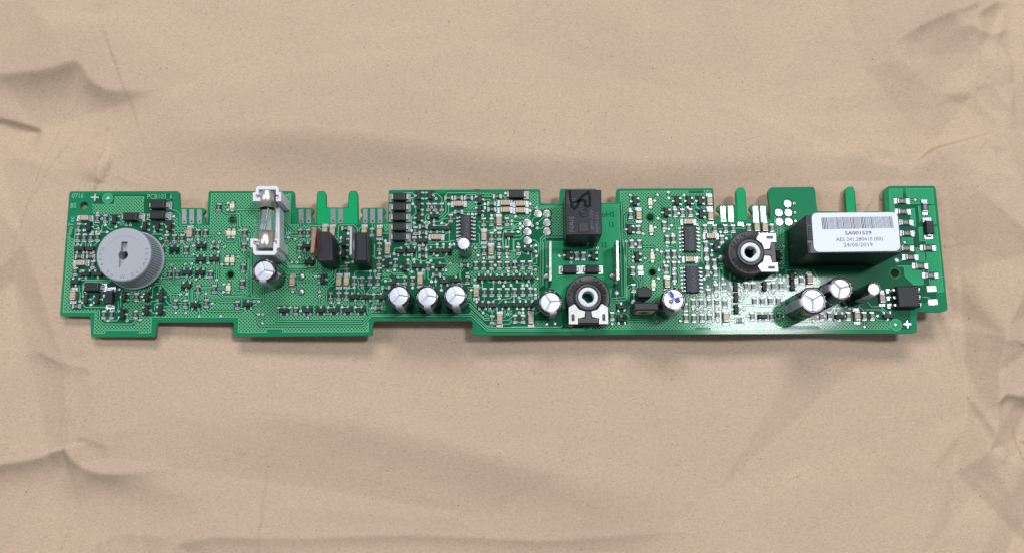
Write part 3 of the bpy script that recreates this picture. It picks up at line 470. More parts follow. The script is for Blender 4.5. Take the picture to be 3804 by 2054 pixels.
 "H1 20,310 25,390 110,440","H1 0,470 40,500","H1 20,560 60,590 110,600 160,650 160,690","H1 150,580 200,640","H1 250,660 260,700 310,720","H1 460,630 462,690","H1 585,630 588,690","H1 210,720 240,760 245,830","H1 380,745 460,745","H1 650,735 830,735","H1 490,800 500,840 590,840 600,900","H1 290,920 310,960 330,980","H1 220,980 260,990","H1 100,990 125,1020 125,1260 150,1300","H1 70,1010 110,1040 110,1270","H1 1340,690 1345,900 1410,960","H1 1380,700 1385,900 1440,950","H1 1300,540 1290,650 1340,700","H1 1300,1080 1450,1080","H1 1310,1340 1450,1340 H2 1500,120 1320,125 1330,310 1290,350 1080,350",
 "H2 380,90 470,90","H2 400,340 400,150 430,120 520,120","H2 455,180 460,320","H2 570,200 575,420 610,510","H2 640,200 640,330","H2 815,310 820,390","H2 935,300 940,390","H2 1380,290 1385,390","H2 1440,280 1445,380","H2 30,580 40,610 160,615 170,680","H2 400,360 400,620 370,660","H2 430,420 430,600 410,660 420,1000","H2 700,420 750,460 790,480","H2 700,500 760,500 780,620 740,690","H2 830,540 830,630 780,690 740,695","H2 970,780 1020,770 1400,765","H2 700,750 1000,752","H2 1020,640 1010,760","H2 1160,520 1210,630","H2 1390,530 1440,620","H2 850,960 900,1000","H2 540,920 570,990 660,990","H2 1300,960 1340,960","H2 1430,1015 I2 450,1015","H2 100,780 60,840","H2 300,640 300,1020","H2 290,320 380,340",
 "I2 60,270 100,270","I2 350,240 420,180","I2 520,180 640,400","I2 870,800 870,1000 930,1000","I2 1250,760 1330,830 1340,860","I2 1370,820 1565,825","I2 600,930 620,960","I2 860,870 880,800 1040,790","I2 1000,1000 1060,1000","I2 1100,760 1180,830","I2 800,880 850,800 900,770","J2 0,825 310,825 340,870","J2 100,700 160,775 310,775 440,890","J2 200,930 280,1000 400,1000","J2 980,625 1070,625 1110,650","J2 1050,0 1110,430"]
for s_ in TR: trace([tuple(P(*q)[:2]) for q in pts(s_)])
cells = {}
for i, (x, y, c) in enumerate(nodes): cells.setdefault((int(x//.4), int(y//.4)), []).append(i)
def near(x, y, r, own=None):
    best, bd = None, r
    for i_ in range(int((x-r)//.4), int((x+r)//.4)+1):
        for j_ in range(int((y-r)//.4), int((y+r)//.4)+1):
            for q in cells.get((i_,j_), ()):
                d = math.hypot(nodes[q][0]-x, nodes[q][1]-y)
                if d < bd and nodes[q][2] != own and d > .03: best, bd = q, d
    return best
used = set()
for k, x, y in vias:
    if k in 'oO':
        q = near(x, y, .42)
        if q is not None: trace(octo((x,y), nodes[q][:2])); used.add(q)
for i, (x, y, c) in enumerate(nodes):
    if i in used or random.random() < .35: continue
    q = near(x, y, .36, c)
    if q is not None and q not in used: trace(octo((x,y), nodes[q][:2])); used.add(q)
HB = [s for s in ("A1 625,350 980,350 990,225 1455,225 1455,290","A1 235,905 315,905 325,1391","A1 235,905 A2 150,862 670,862 650,1205 820,1205 835,1160 1380,1160 1385,1205 B2 92,1195 98,945 1510,945 B2 1500,1190 C2 480,1190 480,1135 740,1135 740,1185 D2 645,1180 650,1020","B1 1045,690 1070,180 C1 250,180","C1 720,215 830,215 830,180 872,180 860,680 1010,682","D1 895,680 985,680 985,785","F1 425,155 430,380 860,383","G1 258,345 285,1100 G2 310,600","G1 278,300 280,142 1370,137 1380,180 H1 150,180 155,130 255,130 260,200","G2 1490,1100 H2 275,1105 275,1148 980,1145","I2 640,1137 J2 460,1137 J2 455,1000","F1 545,470 545,950 870,950","I2 430,180 640,400")]
for s_ in HB: ztr[0] += 6e-7; tr.ribbon([tuple(P(*q)[:2]) for q in pts(s_)], .02, ztr[0], 'trace')
clear.build('bare_laminate', board, kind='stuff'); tr.build('copper_trace', board, kind='stuff')
# vias, test points, lone pads, edge contacts
vm = MB()
for k, x, y in vias:
    if k == 'o':
        vm.lathe([(.052,.0100),(.047,.0135),(.030,.0145),(.022,.0125)], 'solder', 10, (x,y))
        vm.disc(.023, .0120, 'solder' if random.random() < .7 else 'dark', (x,y), 8)
vm.build('via', board, kind='stuff')
def one(name, mb_, x=0, y=0, rz=0, **kw): return mb_.build(name, board, (x,y,0), rz, **kw)
tp = MB(); tp.lathe([(.140,.0100),(.138,.0140),(.120,.0160),(.0005,.0180)], 'tin', 28); tpm = tp.mesh('test_pad')
sj = MB(); sj.lathe([(.10,.0100),(.085,.022),(.05,.034),(.02,.040),(.0005,.036)], 'solder', 20); sjm = sj.mesh('solder_joint')
lp = MB(); lp.box(-.09,.09,-.065,.065,.0100,.018,'tin',.005); lpm = lp.mesh('bare_pad')
bp_ = MB(); bp_.box(-.165,.165,-.105,.105,.0100,.020,'solder',.007); bpm = bp_.mesh('bare_pad')
for k, x, y in vias:
    if k == 'T': link('test_pad', tpm, board, (x,y,0), random.random()*6)
    if k == 'O': link('solder_joint', sjm, board, (x,y,0), random.random()*6)  # real joints, plus the reflection stand-in by the right blade
    if k == 'p': link('bare_pad', lpm, board, (x,y,0))
    if k == 'P': link('bare_pad', bpm, board, (x,y,0), .05)
for c, s_, y0, y1 in (('B1',"630 750 875",430,665),('C1',"1040 1158",427,660),('D1',"78 198 595 715 835",422,657),('H1',"455 578 980 1103",380,632)):
    for x in map(float, s_.split()):
        f = MB(); dx = 14 if c == 'H1' else 0
        q = [tuple(P(*c2s(c, x+a, b_))[:2]) for a, b_ in ((-40,y0),(40,y0),(40+dx,y1),(-40+dx,y1))]
        f.prism(q, .0100, .0150, 'tin', .003); h = P(*c2s(c, x+dx*.8, y1-38)); f.disc(.032, .0160, 'dark', h[:2], 12); f.build('edge_contact', board)
# ------------------------------------------------------------------ small parts
Z0 = .0105
def pads_mb(mb_, t, m='solder'):
    w, h = PW[t]
    for x, y in PADS[t]: mb_.box(x-w, x+w, y-h/2-.01 if t != 'Q' else y-.045, y+h/2+.01 if t != 'Q' else y+.045, Z0, Z0+.012, m, .004)
RM_ = []
for code in ("1001","103","1502","2201","4702","1003"):
    r = MB(); pads_mb(r, 'R'); r.box(-.072,.072,-.065,.065,Z0+.006,Z0+.052,'res',.006)
    for sx in (-1,1): r.box(*sorted((sx*.070, sx*.108)),-.068,.068,Z0+.004,Z0+.056,'alu',.008)
    r.text(code, .062, 'ink', TM(0,0,Z0+.0535,math.pi if code[0] == '4' else 0,.85,1.15)); RM_.append(r.mesh('resistor'))
bg = MB(); pads_mb(bg, 'B'); bg.box(-.105,.105,-.085,.085,Z0+.006,Z0+.058,'res',.008); bg.text("1202", .10, 'ink', TM(0,0,Z0+.0590,0,.8,1.1))
for sx in (-1,1): bg.box(*sorted((sx*.104,sx*.158)),-.088,.088,Z0+.004,Z0+.062,'alu',.01)
bgm = bg.mesh('resistor')
ce = MB(); pads_mb(ce, 'C'); ce.box(-.095,.095,-.088,.088,Z0+.004,Z0+.125,'cer',.012); cem = ce.mesh('ceramic_capacitor')
ec = MB(); ec.box(.094,.165,-.092,.092,Z0+.004,Z0+.131,'alu',.018); ecm = ec.mesh('end_cap')
def qmesh(tag, top):
    q = MB(); pads_mb(q, 'Q')
    for x, y in PADS['Q']:
        s1 = 1 if y > 0 else -1; q.box(x-.024,x+.024,*sorted((s1*.06,s1*.125)),Z0+.012,Z0+.030,'solder',.006)
    q.prism([(-.150,-.068),(.150,-.068),(.150,.068),(-.150,.068)], Z0+.008, Z0+.105, top, .014); return q.mesh('transistor')
qm = [qmesh('a','epo'), qmesh('b','epo2')]
ld = MB(); pads_mb(ld, 'L'); ld.box(-.088,.088,-.075,.075,Z0+.006,Z0+.045,'led',.006); ld.box(-.05,.05,-.062,.062,Z0+.045,Z0+.062,'ledl',.010); ld.box(-.015,.012,-.012,.015,Z0+.0615,Z0+.0635,'burn'); ldm = ld.mesh('indicator_led')
DX = .215
def dmesh(w, h, z):
    d = MB(); d.prism([(-w,-h),(w,-h),(w,h),(-w,h)], Z0+.02, Z0+z, 'epo', .022); d.box(w-.062,w-.050,-h+.024,h-.024,Z0+z-.0005,Z0+z+.001,'ink2'); return d.mesh('power_diode')
dm, dsm = dmesh(.250,.138,.20), dmesh(.220,.132,.19)
tm_ = MB(); tm_.box(-.01,.068,-.080,.080,Z0+.02,Z0+.10,'alu',.012); tm_.box(.035,.082,-.078,.078,Z0+.012,Z0+.045,'alu',.008); tmm = tm_.mesh('terminal')
dp = MB(); dp.box(.16,.37,-.142,.142,Z0,Z0+.010,'tin',.003); dpm = dp.mesh('solder_land')
for k, x, y in items:
    if k in 'oOTpP': continue
    t = k[0]; j = random.uniform(-.02,.02)
    if t == 'R': link('resistor', random.choice(RM_), board, (x,y,0), ROT[k[1]]+j+(math.pi if random.random() < .4 else 0))
    elif t == 'B': link('resistor', bgm, board, (x,y,0), ROT[k[1]]+(math.pi if k[1] == 'h' else 0)-.03)
    elif t == 'C':
        o = link('ceramic_capacitor', cem, board, (x,y,0), ROT[k[1]]+j); link('end_cap', ecm, o); link('end_cap', ecm, o, (0,0,0), math.pi)
    elif t == 'Q': link('transistor', qm[random.random() < .35], board, (x,y,0), ROT[k[1]]+j)
    elif t == 'L': link('indicator_led', ldm, board, (x,y,0), math.pi/2+j)
    elif t == 'D':
        r = math.pi/2 if k[1] in 'vV' else 0
        if k == 'Dv': r = math.pi/2
        o = link('power_diode', dm if k == 'Dr' else dsm, board, (x-(.055 if k == 'Dr' else 0),y,0), r+j*.5)
        link('solder_land', dpm, o, ((.055 if k == 'Dr' else 0),0,0)); link('solder_land', dpm, o, ((.055 if k == 'Dr' else 0),0,0), math.pi); w = .250 if k == 'Dr' else .220
        link('terminal', tmm, o, (w,0,0)); link('terminal', tmm, o, (-w,0,0), math.pi)
# ------------------------------------------------------------------ printed writing on the board
def board_text(body, c, x, y, h, rz=0., sx=1., m='legend', z=.0105):
    t = MB(); p = P(*c2s(c,x,y)); t.text(body, h/K/113*1.38, m, TM(p.x,p.y,z,rz,sx,1)); return t.build('lettering', board)
board_text("0716",'A1',388,216,90,0,.80); board_text("BS",'A1',318,372,86,0,.85); board_text("HeoTec",'A1',276,720,78,math.pi/2-.08,1.05); board_text("PCB103_6",'A1',1712,228,84,0,.86)
board_text("00mAT",'C1',322,745,88,math.pi/2-.03,.95); board_text("RoHS",'G1',45,515,92,0,1.0,'silk'); board_text("13",'G1',128,678,88,0,.9,'silk'); board_text("12",'F1',1490,1010,84,0,.9,'silk')
board_text("+",'A1',665,250,200,0,1,'tin'); board_text("+",'J2',743,1072,190,0,1,'tin')
for c, x, y, r in (('A1',870,253,90),('J2',557,1070,98)):
    p = P(*c2s(c,x,y)); t = MB(); R = r/K/113; t.disc(R, .0062, 'solid', p[:2], 32); t.lathe([(R,.0100),(R*.90,.0101)], 'trace', 32, p[:2]); t.lathe([(R*.30,.0103),(R*.28,.0125),(.001,.013)], 'tin', 16, p[:2]); t.build('fiducial_mark', board)
t = MB()
for x, y, r in ((1771,707,5),(1778,707,6),(1764,706,4)): p = P(x,y); t.disc(r/113, .0125+r*1e-4, 'burn', p[:2], 9, r/190)
t.build('scorch_mark', board)
# ------------------------------------------------------------------ electrolytic capacitors
def elco(px, py, rpx, h, ang, label, groove=True, blue=False, stripe_w=.62, marks="E"):
    """px,py: middle of the top rim in the photograph"""
    zt = h; p = P(px, py, zt); k = FPX/(CAMH-zt)*1.015; R = rpx/k; ri = R*.76
    root = link('electrolytic_capacitor', None, board, (p.x,p.y,0), 0, label=label)
    prof = [(R*.97,.012),(R,.05),(R,h*.10),(R*.965,h*.13),(R*.965,h*.16),(R,h*.19),(R,h-.10),(R*.985,h-.05),(R*.93,h-.012),(R*.86,h),(R*.79,h-.004),(ri,h-.02),(ri,h-.04)]
    s = MB(); s.lathe(prof, 'sleeve', 48)
    a0 = ang+math.pi; 
    for i_, ch in enumerate(marks):                                   # pale printing round the shoulder
        a = a0+math.radians(-38+i_*24); mt = Matrix.Translation((R*.875*math.cos(a), R*.875*math.sin(a), h+.0018)) @ Matrix.Rotation(a-math.pi/2,4,'Z'); s.text(ch, R*.24, 'ink', mt)
    s.build('sleeve', root)
    st = MB(); st.lathe([(r+.003,z) if z < h-.06 else (r+.0025,z+.0025) for r, z in prof[1:-1]], 'stripe', 12, a0=ang-stripe_w/2, a1=ang+stripe_w/2)
    for f0, f1 in ((.30,.48),(.62,.80)):
        z0, z1 = h*f0, h*f1; w = .10
        for a_, b_, c_, d_ in ((-w,w,z0,z0+.012),(-w,w,z1-.012,z1),(-w,-w+.03,z0,z1),(w-.03,w,z0,z1)):
            st.lathe([(R+.005,c_),(R+.005,d_)], 'print', 3, a0=ang+a_, a1=ang+b_)
    st.build('polarity_stripe', root)
    c = MB(); n_, m_ = 96, 14; vs = [(0,0,h-.045)]
    for j_ in range(1,m_+1):
        r = ri*j_/m_
        for i_ in range(n_):
            a = 2*math.pi*i_/n_; x, y = r*math.cos(a), r*math.sin(a); z = h-.026+.010*(1-(j_/m_)**2)
            if groove:
                for g_ in (ang+math.pi+.35, ang+math.pi+.35+2*math.pi/3, ang+math.pi+.35+4*math.pi/3):
                    along = x*math.cos(g_)+y*math.sin(g_); per = abs(-x*math.sin(g_)+y*math.cos(g_))
                    if along > 0: z -= .017*max(0,1-per/(R*.115))
            vs.append((x,y,z))
    fs = [[0,1+i_,1+(i_+1)%n_] for i_ in range(n_)]
    for j_ in range(m_-1):
        for i_ in range(n_): i2 = (i_+1)%n_; fs.append([1+j_*n_+i_, 1+(j_+1)*n_+i_, 1+(j_+1)*n_+i2, 1+j_*n_+i2])
    c.add(vs, fs, 'can', False); c.build('can_top', root)
    if blue:
        m = MB()
        for q in ([(-.34,.62),(-.18,.68),(.06,.36),(.0,.12),(-.16,.20)],[(.34,.22),(.56,-.16),(.24,-.34),(.04,-.06)]): m.prism([(x*R,y*R) for x, y in q], h-.012, h+.002, 'blue')
        m.build('blue_marker_blot', root); m = MB(); m.lathe([(R*.16,h-.011),(R*.12,h-.006),(R*.05,h-.0065)], 'res', 14, (-.22*R,-.16*R)); m.build('dent', root)
    return root
D_ = -math.pi/2
elco(980,1005,48,1.30,D_-.05,'electrolytic capacitor just below the white fuse holder',marks="F0")
elco(1481,1098,46,1.15,D_+.05,'leftmost of three electrolytic capacitors in a row',marks="M")
elco(1587,1100,46,1.15,D_+.02,'middle one of three electrolytic capacitors in a row',marks="0F")
elco(1691.5,1096,47.5,1.20,D_+.05,'rightmost of three electrolytic capacitors in a row',marks="MF")
elco(1722,905,28.7,1.25,math.radians(140),'small electrolytic capacitor leaning over the end of a chip',False,marks="MWM0",stripe_w=.9)
elco(2044.5,1122,47.7,1.00,D_+.25,'electrolytic capacitor left of the upright round trimmer',marks="0FJ")
elco(2503,1111,48.6,1.45,D_+.35,'electrolytic capacitor with two blue marker blots on top',True,True,marks="00TX")
elco(3021,1115,53.5,1.60,math.pi+.15,'largest electrolytic capacitor, below the labelled relay',marks="EAJ")
elco(3124,1072,46.5,1.55,math.pi-.1,'electrolytic capacitor touching the largest one',marks="A0G8")
elco(3248,1073,27.6,1.35,-1.9,'small electrolytic capacitor nearest the right end',False,marks="MX8F",stripe_w=.9)
# ------------------------------------------------------------------ grey knob
def knob():
    zt, zb = 1.08, .06; t = P(461,949,zt); b0 = P(500,964,.15); cx, cy = (t.x+b0.x)/2, (t.y+b0.y)/2
    root = link('timer_knob', None, board, (t.x*.5+b0.x*.5,t.y*.5+b0.y*.5,0), 0, label='grey plastic knob with ribbed side on the left part of the board')
    Rt, Rb = .885, .955; NT = 66; N = NT*6
    def rib(r, z, i):
        if .22 < z < .86: return r-.035*(1 if (i % 6) in (0,1,2) else 0)
        return r
    prof = [(Rb,zb),(Rb+.02,.10),(Rb+.02,.17),(Rb-.015,.20),(Rb-.02,.24),(Rt-.055,.84),(Rt-.045,.88),(Rt-.02,.90),(Rt,.93),(Rt,zt-.05),(Rt-.015,zt-.015),(Rt-.045,zt),(.62,zt+.004),(.58,zt-.004),(.56,zt-.004),(.0005,zt)]
    k = MB(); k.lathe(prof, 'grey', N, rf=rib, smooth=False); k.add([], [], 'grey'); k.lathe([(Rb,zb),(.001,zb)][::-1], 'grey', N)
    me = k.mesh('knob_body'); o = link('knob_body', me, root)
    bm = bmesh.new(); bm.from_mesh(me); bmesh.ops.remove_doubles(bm, verts=bm.verts, dist=1e-5); bmesh.ops.recalc_face_normals(bm, faces=bm.faces); bm.to_mesh(me); bm.free()
    for p in me.polygons: p.use_smooth = abs(p.normal.z) > .98 and False
    def cut(mb_):
        c = link('cutter', mb_.mesh('cutter'), root); bm = bmesh.new(); bm.from_mesh(c.data); bmesh.ops.remove_doubles(bm, verts=bm.verts, dist=1e-6); bmesh.ops.recalc_face_normals(bm, faces=bm.faces); bm.to_mesh(c.data); bm.free()
        m = o.modifiers.new('cut', 'BOOLEAN'); m.object = c; m.operation = 'DIFFERENCE'; m.solver = 'EXACT'; bpy.context.view_layer.update()
        d = bpy.data.meshes.new_from_object(o.evaluated_get(bpy.context.evaluated_depsgraph_get())); o.modifiers.clear(); o.data = d; bpy.data.objects.remove(c)
    c = MB(); c.box(-.10,.10,.05,.42,zt-.16,zt+.1,'grey',bottom=True); cut(c)
    c = MB(); c.prism(circ((-.01,-.02),.155,20), .30, zt+.1, 'grey', bottom=True); cut(c)
    c = MB(); c.prism([(-.13,-.06),(.06,-.06),(.02,-.20),(-.12,-.46)], zt-.10, zt+.1, 'grey', bottom=True); cut(c)
    s = MB(); s.prism([(.125*math.cos(a)-.01,.125*math.sin(a)-.03) for a in np.linspace(math.pi*1.12,math.pi*1.88,10)]+[(.10,.05),(-.12,.05)], .25, .72, 'pot', .01); s.build('spindle', root)
    e = MB()
    for ch, dg in zip("Made in W.Germany", np.linspace(165,375,17)):
        a = math.radians(dg); r = .735; relief(e, ch, .17, 'grey', Matrix.Translation((r*math.cos(a), r*math.sin(a), zt+.008)) @ Matrix.Rotation(a+math.pi/2,4,'Z'))
    e.build('embossed_lettering', root, kind='stuff')
knob()
# ------------------------------------------------------------------ fuse holder and fuse
def px(c, s_, z): return [tuple(P(*c2s(c, *map(float, q.split(','))), z)[:2]) for q in s_.split()]
fh = link('fuse_holder', None, board, (0,0,0), 0, label='white plastic fuse holder with two clip ends')
zt = 1.22
f = MB(); f.prism(px('C1',"255,155 300,152 305,85 340,52 640,52 675,88 678,152 715,158 712,300 628,300 626,262 672,258 672,200 626,195 626,110 352,110 352,195 302,195 300,245 372,258 372,300 255,300",zt), .02, zt, 'white', .012); f.build('clip_end', fh)
f = MB(); f.prism(px('C1',"215,902 325,902 345,945 265,940 262,992 308,1000 308,1100 585,1100 585,992 642,990 642,935 605,930 605,905 690,902 685,1050 645,1056 642,1130 605,1166 295,1166 258,1130 258,1048 215,1045",zt), .02, zt, 'white', .012); f.build('clip_end', fh)
f = MB(); f.prism(px('C1',"395,180 680,180 672,1040 360,1040",.35), .02, .35, 'white', .01); f.prism(px('C1',"500,300 560,300 560,980 490,980",.62), .3, .62, 'white', .01); f.prism(px('C1',"622,300 692,300 690,960 618,960",.62), .02, .62, 'white', .01); f.build('base_rail', fh)
for c_, q in (('C1',"300,205 372,222 372,262 300,248"),('C1',"626,225 672,205 672,262 626,262"),('C1',"262,945 340,960 340,1000 262,985"),('C1',"590,960 642,945 642,985 590,1000")):
    f = MB(); f.prism(px(c_,q,1.12), .55, 1.12, 'nick', .012); f.build('spring_contact', fh)
zf = .98; a = P(*c2s('C1',498,150), zf); e_ = P(*c2s('C1',472,1060), zf); dv = (e_-a).normalized(); L_ = (e_-a).length
fuse = link('glass_fuse', None, None, (a.x,a.y,zf), math.atan2(dv.y,dv.x), label='glass tube fuse with nickel end caps clipped in the white holder', category='fuse')
def cap(x0, x1):
    c = MB(); n_ = 32; prof = [(.001,x0),(.235,x0),(.262,x0+.03*(1 if x1 > x0 else -1)),(.262,x1),(.250,x1)]; vs = []
    for r, x in prof:
        for i_ in range(n_): t_ = 2*math.pi*i_/n_; rr = r*(1+.022*math.sin(6*t_+x*7)); vs.append((x, rr*math.cos(t_), rr*math.sin(t_)))
    c.add(vs, [[j_*n_+i_, j_*n_+(i_+1)%n_, (j_+1)*n_+(i_+1)%n_, (j_+1)*n_+i_] for j_ in range(4) for i_ in range(n_)], 'nick', True); return c.build('end_cap', fuse)
cap(0,.56); cap(L_,L_-.56)
c = MB(); c.tube((.5,0,0),(L_-.5,0,0),.235,'glass',32,False); c.tube((L_-.5,0,0),(.5,0,0),.195,'glass',32,False); c.build('glass_tube', fuse)
c = MB(); c.tube((.5,.03,.02),(L_-.5,-.05,.0),.020,'wire',8); c.build('fuse_wire', fuse)
# ------------------------------------------------------------------ the two upright tab transistors
def tab_transistor(bx, tx, hole, mtab, label, zb=1.15, ztab=1.75):
    root = link('power_transistor', None, board, (0,0,0), 0, label=label)
    b1 = MB(); q = px(bx[0], bx[1], zb); b1.prism(q, .06, zb, 'epo2', .03); b1.build('package', root)
    t = MB(); q2 = px(tx[0], tx[1], ztab); t.prism(q2, .06, ztab, mtab, .012); t.build('metal_tab', root)
    h = P(*c2s(hole[0],hole[1],hole[2]), (zb+ztab)/2); d = MB(); xm = max(p_[0] for p_ in q2)
    d.add([(xm+.004, h.y+.17*math.cos(a_), (zb+ztab)/2+.06+.17*math.sin(a_)) for a_ in np.linspace(0,2*math.pi,20,endpoint=False)], [list(range(20))], hole[3]); d.build('mounting_hole', root)
    for k_ in (-.254,0,.254):
        l = MB(); c0 = sum(p_[0] for p_ in q)/len(q); c1 = sum(p_[1] for p_ in q)/len(q); l.box(c0-.03,c0+.03,c1+k_-.04,c1+k_+.04,.01,.10,'solder'); l.build('lead', root)
tab_transistor(('C1',"1275,785 1490,785 1545,840 1560,1262 1310,1268 1262,1215"),('C1',"1222,722 1292,708 1245,1130 1182,1135"),('C1',1290,960,'copper'),'copper','upright tab transistor with a copper brown tab')
tab_transistor(('D1',"440,797 622,797 625,1262 400,1255 438,1200"),('D1',"342,705 385,705 380,1165 338,1170"),('D1',402,1010,'white'),'alu','upright tab transistor with a bright silver tab')
# ------------------------------------------------------------------ relays
def relay_small():
    z = 1.62; root = link('relay', None, board, (0,0,0), 0, label='black cube relay with moulded lettering and a marker scribble')
    b = MB(); q = px('F1',"865,115 1450,112 1463,840 880,843",z); b.prism(rounded(q,.03,2), .05, z, 'relay', .02); b.build('case', root)
    e = MB()
    def tx(s_, x, y, h, m='ink2', sx=1.): p = P(*c2s('F1',x,y),z); e.text(s_, h/K/(FPX/(CAMH-z))*1.4, m, TM(p.x,p.y,z+.003,math.pi/2,sx,1))
    tx("80730",935,265,52,'ink2',1.0); tx("J012",1008,300,50,'ink2',.95); tx("NAiS",975,670,86,'ink2',1.05); tx("JJM1-12V",1300,600,50,'ink2',1.3); tx("AJM1331",1385,640,52,'ink2',1.35); e.build('moulded_lettering', root, kind='stuff')
    r = MB(); p = P(*c2s('F1',1165,480),z); r.lathe([(.155,z+.001),(.150,z+.012),(.115,z+.012),(.105,z+.003)], 'relay', 24, p[:2]); r.lathe([(.06,z+.002),(.055,z+.014),(.03,z+.006),(.001,z+.006)], 'relay', 16, p[:2])
    p = P(*c2s('F1',1168,718),z); r.box(p.x-.17,p.x+.17,p.y-.17,p.y+.17,z+.001,z+.016,'relay',.010); r.box(p.x-.14,p.x+.14,p.y-.14,p.y+.14,z+.0155,z+.0175,'epo2'); r.build('moulded_boss', root)
    s_ = MB(); sc = ["940,120 950,260 975,380 1015,420 1060,380 1100,270 1150,215 1245,150 1265,250 1262,370 1220,385 1190,370 1195,300 1160,280 1060,300 990,330"]
    for i_, q_ in enumerate(sc): s_.ribbon(px('F1',q_,z), .085, z+.0045+.0006*i_, 'black')
    s_.build('marker_scribble', root)
    g_ = MB()
    for x in (950,1060,1165,1270,1390): p = P(*c2s('F1',x,846),z-.3); g_.box(p.x-.03,p.x+.03,p.y-.10,p.y-.02,.02,.6 if x > 1200 else .3,'solder' if x > 1200 else 'epo2',.01)
    g_.build('lead', root)
relay_small()
def relay_big():
    z = 2.0; root = link('relay', None, board, (0,0,0), 0, label='large glossy black relay carrying a white barcode label')
    b = MB(); q = [tuple(P(x,y,z)[:2]) for x, y in ((2992,800),(3341,796),(3348,940),(3000,942))]; b.prism(rounded(q,.03,2), .04, z, 'relay', .02); b.build('case', root)
    def bx(x0,x1,y0,y1,m,h): k = MB(); q_ = [tuple(P(x,y,z)[:2]) for x, y in ((x0,y0),(x1,y0),(x1,y1),(x0,y1))]; k.prism(q_, z-.001, z+h, m, .006); k.build('moulded_boss', root)
    bx(2993,3012,800,836,'epo2',.012); bx(3001,3018,842,893,'epo2',.03); bx(3002,3012,904,938,'epo2',.022)
    zl = z+.035; l = MB(); q = [tuple(P(x,y,zl)[:2]) for x, y in ((3014,792),(3334,789),(3346,933),(3024,937))]
    if True: l.prism(rounded(q,.20,6), z+.022, zl, 'label', .002)
    l.build('paper_label', root)
    zz = zl+.0015; k = MB(); rnd = random.Random(5); x = 0.
    A, B_, C_, D2_ = (3051,809),(3315,805),(3323,848),(3056,853)
    def bar(u0, u1):
        def lerp(p_, q_, t_): return (p_[0]+(q_[0]-p_[0])*t_, p_[1]+(q_[1]-p_[1])*t_)
        pp = [P(*lerp(A,B_,u0),zz), P(*lerp(A,B_,u1),zz), P(*lerp(D2_,C_,u1),zz), P(*lerp(D2_,C_,u0),zz)]; k.add([tuple(p_) for p_ in pp], [[3,2,1,0]], 'print')
    while x < .985: w = rnd.choice((.007,.007,.013)); bar(x, min(1,x+w)); x += w+rnd.choice((.007,.008,.010))
    k.build('barcode', root)
    e = MB()
    def tx(s_, px_, py_, hp, sx=1., th=0): p = P(px_,py_,zz); e.text(s_, hp/(FPX/(CAMH-zz))*1.4, 'print', TM(p.x,p.y,zz+th,.012,sx,1))
    tx("SA001529",3188,867,14.5,1.22); tx("SA001529",3189,867,14.5,1.22,.0004); tx("AES 241.280410 (00)",3193,890,15,1.0); tx("24/05/2019",3188,911,15.5,1.14); e.build('lettering', root)
    s_ = MB(); p = P(*c2s('I2',430,40),.05); s_.box(p.x-.06,p.x+.06,p.y-.05,p.y+.05,.011,.03,'solder',.01); s_.build('lead', root)
relay_big()
# ------------------------------------------------------------------ round trimmers
def trimmer(px_, py_, rot, z, label, hole_c):
    p = P(px_, py_, z); root = link('round_trimmer', None, board, (p.x,p.y,0), rot, label=label); R = .735
    b = MB(); N = 72
    def rr(r, zz, i):          # the round body runs out into a square foot
        a = (2*math.pi*i/N+math.pi/2+math.pi) % (2*math.pi); return r
    b.lathe([(R*.98,.02),(R,.06),(R,z-.09),(R-.03,z-.06),(R-.05,z-.055),(.46,z-.055),(.45,z-.03),(.43,z),(.41,z+.005),(.335,z+.005),(.325,z-.005),(.32,z-.03)], 'pot', N, rf=rr)
    b.build('body', root)
    f_ = MB(); f_.prism([(-.62,-.85),(.62,-.85),(.64,-.30),(.42,-.12),(-.42,-.12),(-.64,-.30)], .02, z-.10, 'pot', .02); f_.prism([(-.085,-.80),(.085,-.80),(.085,-.42),(-.085,-.42)], z-.12, z-.045, 'pot', .01); f_.prism([(-.34,-.84),(.34,-.84),(.34,-.68),(-.34,-.68)], z-.12, z-.05, 'pot', .015); f_.build('foot', root)
    r_ = MB(); r_.lathe([(.325,z-.02),(.322,z+.008),(.305,z+.018),(.225,z+.020),(.20,z+.012),(.195,z-.05),(.195,z-.42)], 'ring', 40)
    c0 = hole_c; r_.prism([(c0+.02,-.19),(c0+.12,-.19),(.19,-.02),(.19,.0)] if False else [(-.19,-.03),(-.03,-.19),(-.19,-.19)], z-.40, z+.0, 'ring'); r_.build('rotor', root)
    for sx in (-1,1):
        m = MB(); q = [(sx*x,y) for x, y in ((.10,-.46),(.30,-.40),(.42,-.24),(.46,-.22),(.64,-.33),(.64,-.88),(.34,-.88),(.34,-.69),(.26,-.68),(.12,-.64))]
        m.prism(q, z-.055, z-.025, 'plate', .006); m.build('contact_plate', root)
        s_ = MB(); s_.prism(rounded([(sx*.50-.05,-.78),(sx*.50+.05,-.78),(sx*.50+.05,-.55),(sx*.50-.05,-.55)],.04,3), z-.03, z-.018, 'pot', .004); s_.build('rivet', root)
    e = MB()
    for word, c_, st in (("PIHER",142,-14.5),("SPAIN",44,-12.5)):
        for i_, ch in enumerate(word):
            a_ = math.radians(c_-st*-1*(i_-2)*1.0); r2 = .585; e.text(ch, .19, 'black', Matrix.Translation((r2*math.cos(a_), r2*math.sin(a_), z-.050)) @ Matrix.Rotation(a_-math.pi/2,4,'Z'))
    e.build('moulded_lettering', root, kind='stuff')
trimmer(2184.5,1103,0,.62,'round black trimmer with its two contacts towards the lower edge',0)
trimmer(2788,938,math.pi/2,.85,'round black trimmer with its two contacts towards the labelled relay',0)
